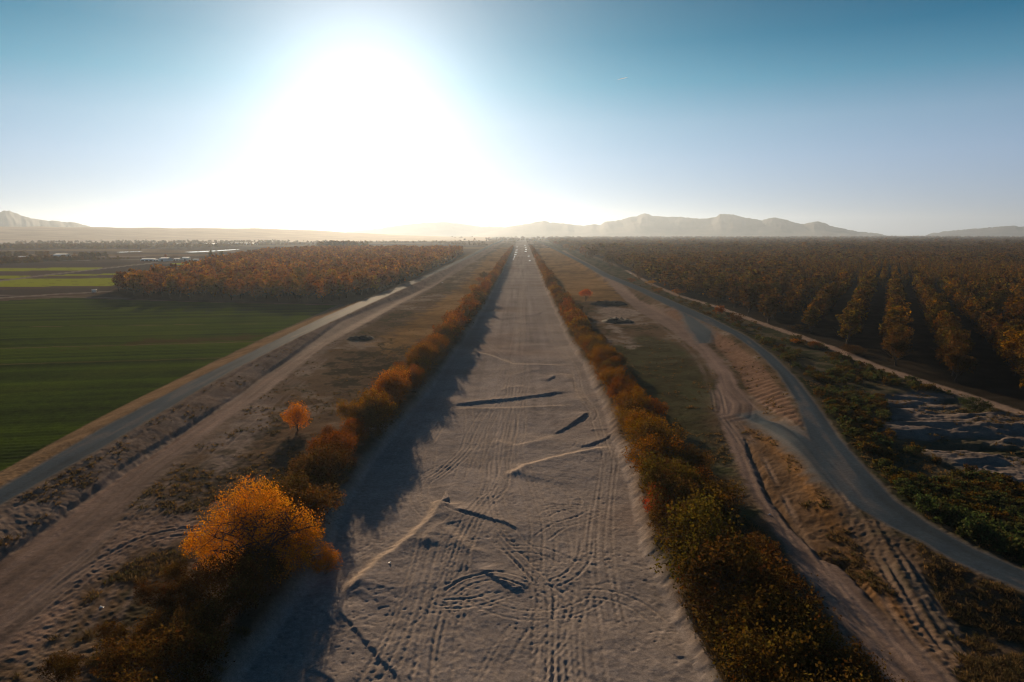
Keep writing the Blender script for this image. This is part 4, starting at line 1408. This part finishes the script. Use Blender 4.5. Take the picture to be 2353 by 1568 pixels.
PROTO_BUSH = [proto(m_) for m_ in BUSH_FAR]
bs = np.array([(b[3] * 1.1, b[3] * (1 + (b[1] - 260) / 700), b[3]) for b in bush_rest])
bo = scatter('riverbank_thicket', [(b[0], b[1], b[2] - .05) for b in bush_rest], bs, np.zeros(len(bs)), PROTO_BUSH, leaf_material('thicket_leaves', [RUST, AMBER, ORANGE, RUST, BROWN, AMBER]))
tag(bo, kind='stuff')

# ---------------------------------------------------------------- scrub, tufts
random.seed(12)
SHRUB = [crown_mesh('shrub_crown', leaf_cloud(500 + i, lobed(510 + i, 1.9, 1.25, .05, 6, .8), 420, .17, 6, .6, .16), M_LEAF) for i in range(4)]
SHRUB_WOOD = [new_mesh('shrub_stems', *wood(520 + i, .9, 1.2, 3, .03, .25, 3, 3, 0), M_BARK) for i in range(2)]
sx_, sy_ = [], []
while len(sx_) < 1250:
    n = 4000
    v_ = rg.uniform(650, 1420, n); u_ = rg.uniform(1400, 2430, n)
    P = pw(list(zip(u_, v_)))
    lo = sdpoly(P[:, 0], P[:, 1], P_scrub, 10); gu = sdpoly(P[:, 0], P[:, 1], P_gully, 10)
    _, lo2 = 0, 0
    den = fbm(P[:, 0], P[:, 1], 9, 3, 60)
    keep = (lo > 1.2) & (gu < -.5) & (den > -.15)
    sx_ += list(P[keep, 0]); sy_ += list(P[keep, 1])
SP = np.stack([sx_, sy_], 1)[:1250]
_, offl, _, _ = 0, 0, 0, 0
s_, o_l, _, _ = sdline(SP[:, 0], SP[:, 1], lane, 6)
bad = np.zeros(len(SP), bool); bad[s_] = np.abs(o_l) < 2.2
SP = SP[~bad]
SP = SP[np.argsort(np.hypot(SP[:, 0], SP[:, 1]))]
zs = HH(SP)
shrub_src = None
LAB = 'low dark green shrub in the scrub between the paved road and the farm lane'
for i in range(280):
    x_, y_ = SP[i]
    s = random.uniform(.65, 1.5)
    args = ((x_, y_, zs[i] - .05), random.uniform(0, 6.28), (s, s, s * random.uniform(.8, 1.15)), vcol(random.choice([GREEN, GREEN, (.075, .075, .028)]), .15))
    if shrub_src is None:
        shrub_src = make_plant('shrub', SHRUB[0], SHRUB_WOOD[0], *args, LAB, 'shrub', 'low green shrubs in the scrub', 'stems')
    else:
        copy_plant(shrub_src, *args, LAB, random.choice(SHRUB), random.choice(SHRUB_WOOD))
rs = rg.uniform(.6, 1.3, len(SP) - 280)
sp = [(SP[i, 0], SP[i, 1], zs[i] - .05) for i in range(280, len(SP))]
PROTO_SHRUB = [proto(m_) for m_ in SHRUB]
so = scatter('scrub_undergrowth', sp, np.stack([rs, rs, rs * .9], 1), rg.uniform(0, 6.28, len(sp)), PROTO_SHRUB, leaf_material('scrub_leaves', [GREEN, (.07, .075, .03), OLIVE, BROWN]))
tag(so, kind='stuff')


def tuft(seed):
    g = np.random.default_rng(seed)
    V, Fq = [], []
    for k in range(22):
        an = g.uniform(0, 6.28); r = g.uniform(0, .2); h = g.uniform(.10, .26)
        b0 = np.array([math.cos(an) * r, math.sin(an) * r, -.03]); tip = b0 * g.uniform(1.8, 3.0) + [0, 0, h]
        sd = np.array([-math.sin(an), math.cos(an), 0]) * .028
        n = len(V)
        V += [b0 - sd, b0 + sd, tip + sd * .4, tip - sd * .4]; Fq.append((n, n + 1, n + 2, n + 3))
    return np.array(V), np.array(Fq)


TUFT = []
for i in range(3):
    V, Fq = tuft(600 + i)
    TUFT.append(crown_mesh('grass_tuft', (V, Fq, np.ones((len(V), 4))), M_LEAF))
v_ = 560 + (1640 - 560) * rg.random(60000) ** .8
u_ = rg.uniform(-60, 2430, 60000)
P = pw(list(zip(u_, v_)))
fl_ = np.maximum(sdpoly(P[:, 0], P[:, 1], P_flood, 5), sdpoly(P[:, 0], P[:, 1], P_scrub, 5))
bad = np.maximum.reduce([sdpoly(P[:, 0], P[:, 1], q, 5) for q in (P_river, P_ltrack, P_rtrack, P_rroad, P_lroad, P_bare, *P_spurs)])
den = fbm(P[:, 0], P[:, 1], 7, 3, 61) + .5 * fbm(P[:, 0], P[:, 1], 2, 2, 62)
keep = (fl_ > .3) & (bad < -.4) & (den > .02) & (P[:, 1] < 420)
P = P[keep][:16000]
zt = HH(P)
st = rg.uniform(.6, 1.5, len(P))
to = scatter('dry_grass', np.column_stack([P, zt]), np.stack([st, st, st * .9], 1), rg.uniform(0, 6.28, len(P)), [proto(m_) for m_ in TUFT],
             leaf_material('dry_grass_blades', [(.16, .11, .06), (.10, .08, .04), (.24, .15, .07), (.06, .06, .03), (.20, .13, .06)]))
tag(to, kind='stuff')

# ---------------------------------------------------------------- earth mounds
M_SOIL = plain_material('dark_soil', (.045, .038, .032), .95, 1.2, .4)


def mound(foot, w_px, h_m, depth, seed, label, flat=.6):
    P = px(*foot); w = w_px / F * P[1]
    n1, n2 = 40, 18
    V = []
    for i in range(n1):
        for j in range(n2):
            a, b = i / (n1 - 1) * 2 - 1, j / (n2 - 1) * 2 - 1
            r = math.sqrt(a * a + b * b) if abs(a) < 2 else 2
            e = max(abs(a) ** 2.6 + abs(b) ** 2.2, 0)
            h = h_m * max(0, min(1, (1 - e) / flat))
            h *= .5 + .9 * float(vnoise(np.array([a * 6.0]), np.array([b * 5.0]), seed)[0])
            V.append((a * w / 2 * (.85 + .3 * float(vnoise(np.array([b * 3.0]), np.array([2.0]), seed)[0])), b * depth / 2 * (.7 + .6 * float(vnoise(np.array([a * 3.0]), np.array([7.0]), seed)[0])), h - .15))
    Fq = np.array([(i * n2 + j, (i + 1) * n2 + j, (i + 1) * n2 + j + 1, i * n2 + j + 1) for i in range(n1 - 1) for j in range(n2 - 1)])
    o = link('dirt_mound', new_mesh('dirt_mound', np.array(V), Fq, M_SOIL, True), loc=(P[0], P[1] + depth / 2 * .6, H(P[0], P[1])))
    return tag(o, label, 'dirt mound', 'dark earth mounds')


mound((1400, 701), 84, 1.2, 9, 71, 'long dark earth mound behind, close to the orange-red tree', .8)
mound((1422, 742), 78, 1.1, 11, 72, 'dark rough earth mound beside the dirt track, in front of the longer one', .95)
mound((826, 781), 70, .9, 6, 73, 'low dark earth mound on the dry grass near the dirt track', .9)

# ---------------------------------------------------------------- farm buildings
M_WALL = plain_material('pale_blue_metal', (.45, .52, .58), .6, 1.5, .1)
M_WALL2 = plain_material('white_wall', (.72, .70, .66), .7, 1.5, .1)
M_ROOF = plain_material('white_metal_roof', (.74, .76, .78), .45, 1.0, .08)
M_DOOR = plain_material('dark_door', (.10, .09, .085), .7, 3, .2)


def box(x0, x1, y0, y1, z0, z1):
    V = np.array([(x, y, z) for z in (z0, z1) for y in (y0, y1) for x in (x0, x1)], float)
    return V, np.array([(0, 2, 3, 1), (4, 5, 7, 6), (0, 1, 5, 4), (2, 6, 7, 3), (0, 4, 6, 2), (1, 3, 7, 5)])


def barn(u, v, w_px, h_px, deep, wall_mat, label, rot=0.0, doors=2, name='farm_shed'):
    P = px(u, v); k = P[1] / F
    w, h = w_px * k, h_px * k
    ww, d, he = w / 2, deep / 2, h * .62
    o = link(name, None, loc=(P[0], P[1] + d, 0)); o.rotation_euler = (0, 0, rot)
    tag(o, label, 'shed', 'farm sheds across the fields')
    V, Fq = box(-ww, ww, -d, d, -.2, he)
    V = np.vstack([V, [(-ww, 0, h - .05), (ww, 0, h - .05)]])
    link('wall', new_mesh('shed_wall', V, [tuple(f) for f in Fq] + [(4, 6, 8), (5, 9, 7)], wall_mat), o)
    e = .35
    sl = (h - he) / d
    R = []
    for sg in (-1, 1):
        a = [(-ww - e, sg * (d + e), he - sl * e + .04), (ww + e, sg * (d + e), he - sl * e + .04), (ww + e, 0, h + .04), (-ww - e, 0, h + .04)]
        b = [(p[0], p[1], p[2] + .12) for p in a]
        R.append((np.array(a + b), np.array([(0, 1, 2, 3), (7, 6, 5, 4), (0, 4, 5, 1), (1, 5, 6, 2), (2, 6, 7, 3), (3, 7, 4, 0)])))
    V, Fq = join(R)
    link('roof', new_mesh('shed_roof', V, Fq, M_ROOF), o)
    for i in range(doors):
        x = (i + .5) / doors * w - ww
        V, Fq = box(x - min(1.6, w * .12), x + min(1.6, w * .12), -d - .06, -d + .02, -.1, he * .8)
        link('door', new_mesh('shed_door', V, Fq, M_DOOR), o)
    return o


barn(337, 600.5, 28, 5.5, 9, M_WALL, 'long pale blue shed beside the pink-brown field, longest of the near sheds', .05, 3)
barn(358, 600.5, 12, 4.5, 7, M_WALL, 'small pale blue shed joined between the long shed and the gabled one')
barn(374, 601, 18, 8, 12, M_WALL, 'tall gabled blue-white shed at the end of the long shed', -.1, 1)
barn(404, 599, 11, 5, 8, M_WALL, 'little blue shed in the gap before the bright white shed')
barn(423, 598.5, 13, 7, 10, M_WALL2, 'bright white shed standing nearer to the tree pair', .2, 1)
barn(456, 599, 26, 3.2, 6, M_WALL2, 'low pale shed in front of the farm tree pair')
barn(134, 593, 27, 9, 14, M_WALL2, 'white farmhouse with a long roof standing alone among dark trees', .0, 2, 'farm_house')
barn(46, 593, 22, 3.6, 8, M_WALL2, 'long low tan-white shed at the edge of the brushy hedge')
barn(408, 563, 20, 4, 30, M_WALL2, 'far white barn in front of the hazy tree belt')
barn(478, 563, 22, 3.5, 30, M_WALL2, 'far white barn halfway between the far barn and the long blue one')
barn(550, 563.5, 60, 5, 40, M_WALL, 'very long pale blue barn below the hazy bluff', .0, 4)
# pump box by the canal
P = px(217, 672)
po = link('pump_box', None, loc=(P[0], P[1], 0)); tag(po, 'small pale pump box beside the pale field road before the orchard', 'pump box')
V, Fq = box(-.9, .9, -.6, .6, 0, 1.3); link('cabinet', new_mesh('pump_cabinet', V, Fq, M_WALL2), po)
V, Fq = box(-1.0, 1.0, -.7, .7, 1.303, 1.42); link('lid', new_mesh('pump_lid', V, Fq, M_WALL2), po)
V, Fq = tube([(1.3, 0, -.2), (1.3, 0, .9), (.9, 0, .9)], [.11, .11, .11], 6); link('pipe', new_mesh('pump_pipe', V, Fq, M_DOOR), po)

# ---------------------------------------------------------------- water
m, t, o = material('still_water')
b = node(t, 'ShaderNodeBsdfPrincipled')
b.inputs['Base Color'].default_value = (.05, .06, .06, 1); b.inputs['Roughness'].default_value = .06; b.inputs['IOR'].default_value = 1.33
nz = node(t, 'ShaderNodeTexNoise'); nz.inputs['Scale'].default_value = .8
bp = node(t, 'ShaderNodeBump'); bp.inputs['Strength'].default_value = .02
t.links.new(nz.outputs[0], bp.inputs['Height']); t.links.new(bp.outputs[0], b.inputs['Normal']); t.links.new(b.outputs[0], o.inputs[0])
M_WATER = m


def water(name, pts_, z):
    p = curve(np.vstack([pts_, pts_[:1]]), 4)[:-1]
    c = p.mean(0)
    V = np.vstack([np.column_stack([p, np.full(len(p), z)]), [[c[0], c[1], z]]])
    n = len(p)
    Fq = np.array([(i, (i + 1) % n, n) for i in range(n)])
    return tag(link(name, new_mesh(name, V, Fq, M_WATER)), kind='structure')


water('pond', pw([(424, 580), (470, 577.5), (540, 573.8), (546, 574.8), (480, 579.5), (440, 581)]), .45)
water('pond', pw([(268, 580), (320, 578.5), (322, 579.6), (275, 581)]), .45)
for i, (u, v, w_) in enumerate([(1188, 568, 5), (1187, 575, 8), (1186, 580, 9), (1184, 586, 8), (1206, 565, 5), (1208, 570, 6), (1209, 574, 6), (1208, 578, 8), (1215, 589, 7), (1217, 600, 6), (1180, 596, 4), (1182, 591, 5)]):
    w_ *= .75
    l = [(u - w_ / 2, v), (u - w_ * .2, v - .5), (u + w_ * .35, v - .6), (u + w_ / 2, v - .1), (u + w_ * .2, v + .5), (u - w_ * .3, v + .5)]
    water('puddle', pw(l, -.75), -.66)

# ---------------------------------------------------------------- litter, contrail
M_WHITE = plain_material('white_plastic', (.8, .8, .8), .4, 8, .05)
litter = [(1017, 650, .9, 'white scrap of litter on the dry grass beside the dirt track bend'), (1151, 666, .7, 'white scrap of litter on the riverbed at the bush shadow edge'),
          (1449, 629, 1.3, 'white scrap of litter by the roadside shrubs near the orchard'), (233, 1396, .35, 'pale blue-white bag on the dark ground of the wide dirt area'),
          (895, 1276, .25, 'tiny white scrap lying on the open sand'), (1768, 1183, .28, 'white bottle on the edge of the curving dirt track')]
g = np.random.default_rng(77)
for u, v, s, lab in litter:
    P = px(u, v)
    n = 5
    V = []
    for i in range(n):
        for j in range(n):
            V.append(((i / 4 - .5) * s + g.normal(0, .06 * s), (j / 4 - .5) * s * .7 + g.normal(0, .06 * s), .05 * s + abs(g.normal(0, .22 * s)) * (1 if 0 < i < 4 and 0 < j < 4 else .3)))
    Fq = np.array([(i * n + j, (i + 1) * n + j, (i + 1) * n + j + 1, i * n + j + 1) for i in range(n - 1) for j in range(n - 1)])
    o = link('litter_scrap', new_mesh('litter_scrap', np.array(V), Fq, M_WHITE), loc=(P[0], P[1], H(P[0], P[1]) + .02))
    tag(o, lab, 'litter', 'scraps of litter on the ground')

M_ICE, t, o = material('ice_cloud')
b = node(t, 'ShaderNodeBsdfTranslucent'); b.inputs[0].default_value = (.9, .9, .9, 1)
t.links.new(b.outputs[0], o.inputs[0])
d0, d1 = ray(1419, 183.5), ray(1442, 178)
k0 = 14000 / d0[1]
A_, B_ = CAM + d0 * k0, CAM + d1 * (14600 / d1[1])
V, Fq = tube([A_, A_ * .7 + B_ * .3, A_ * .3 + B_ * .7, B_], [1.5, 5.5, 5.5, 1.5], 8)
c0 = V.mean(0)
o = link('contrail', new_mesh('contrail', V - c0, Fq, M_ICE, True), loc=c0)
tag(o, 'short white contrail streak high in the teal sky', 'contrail')
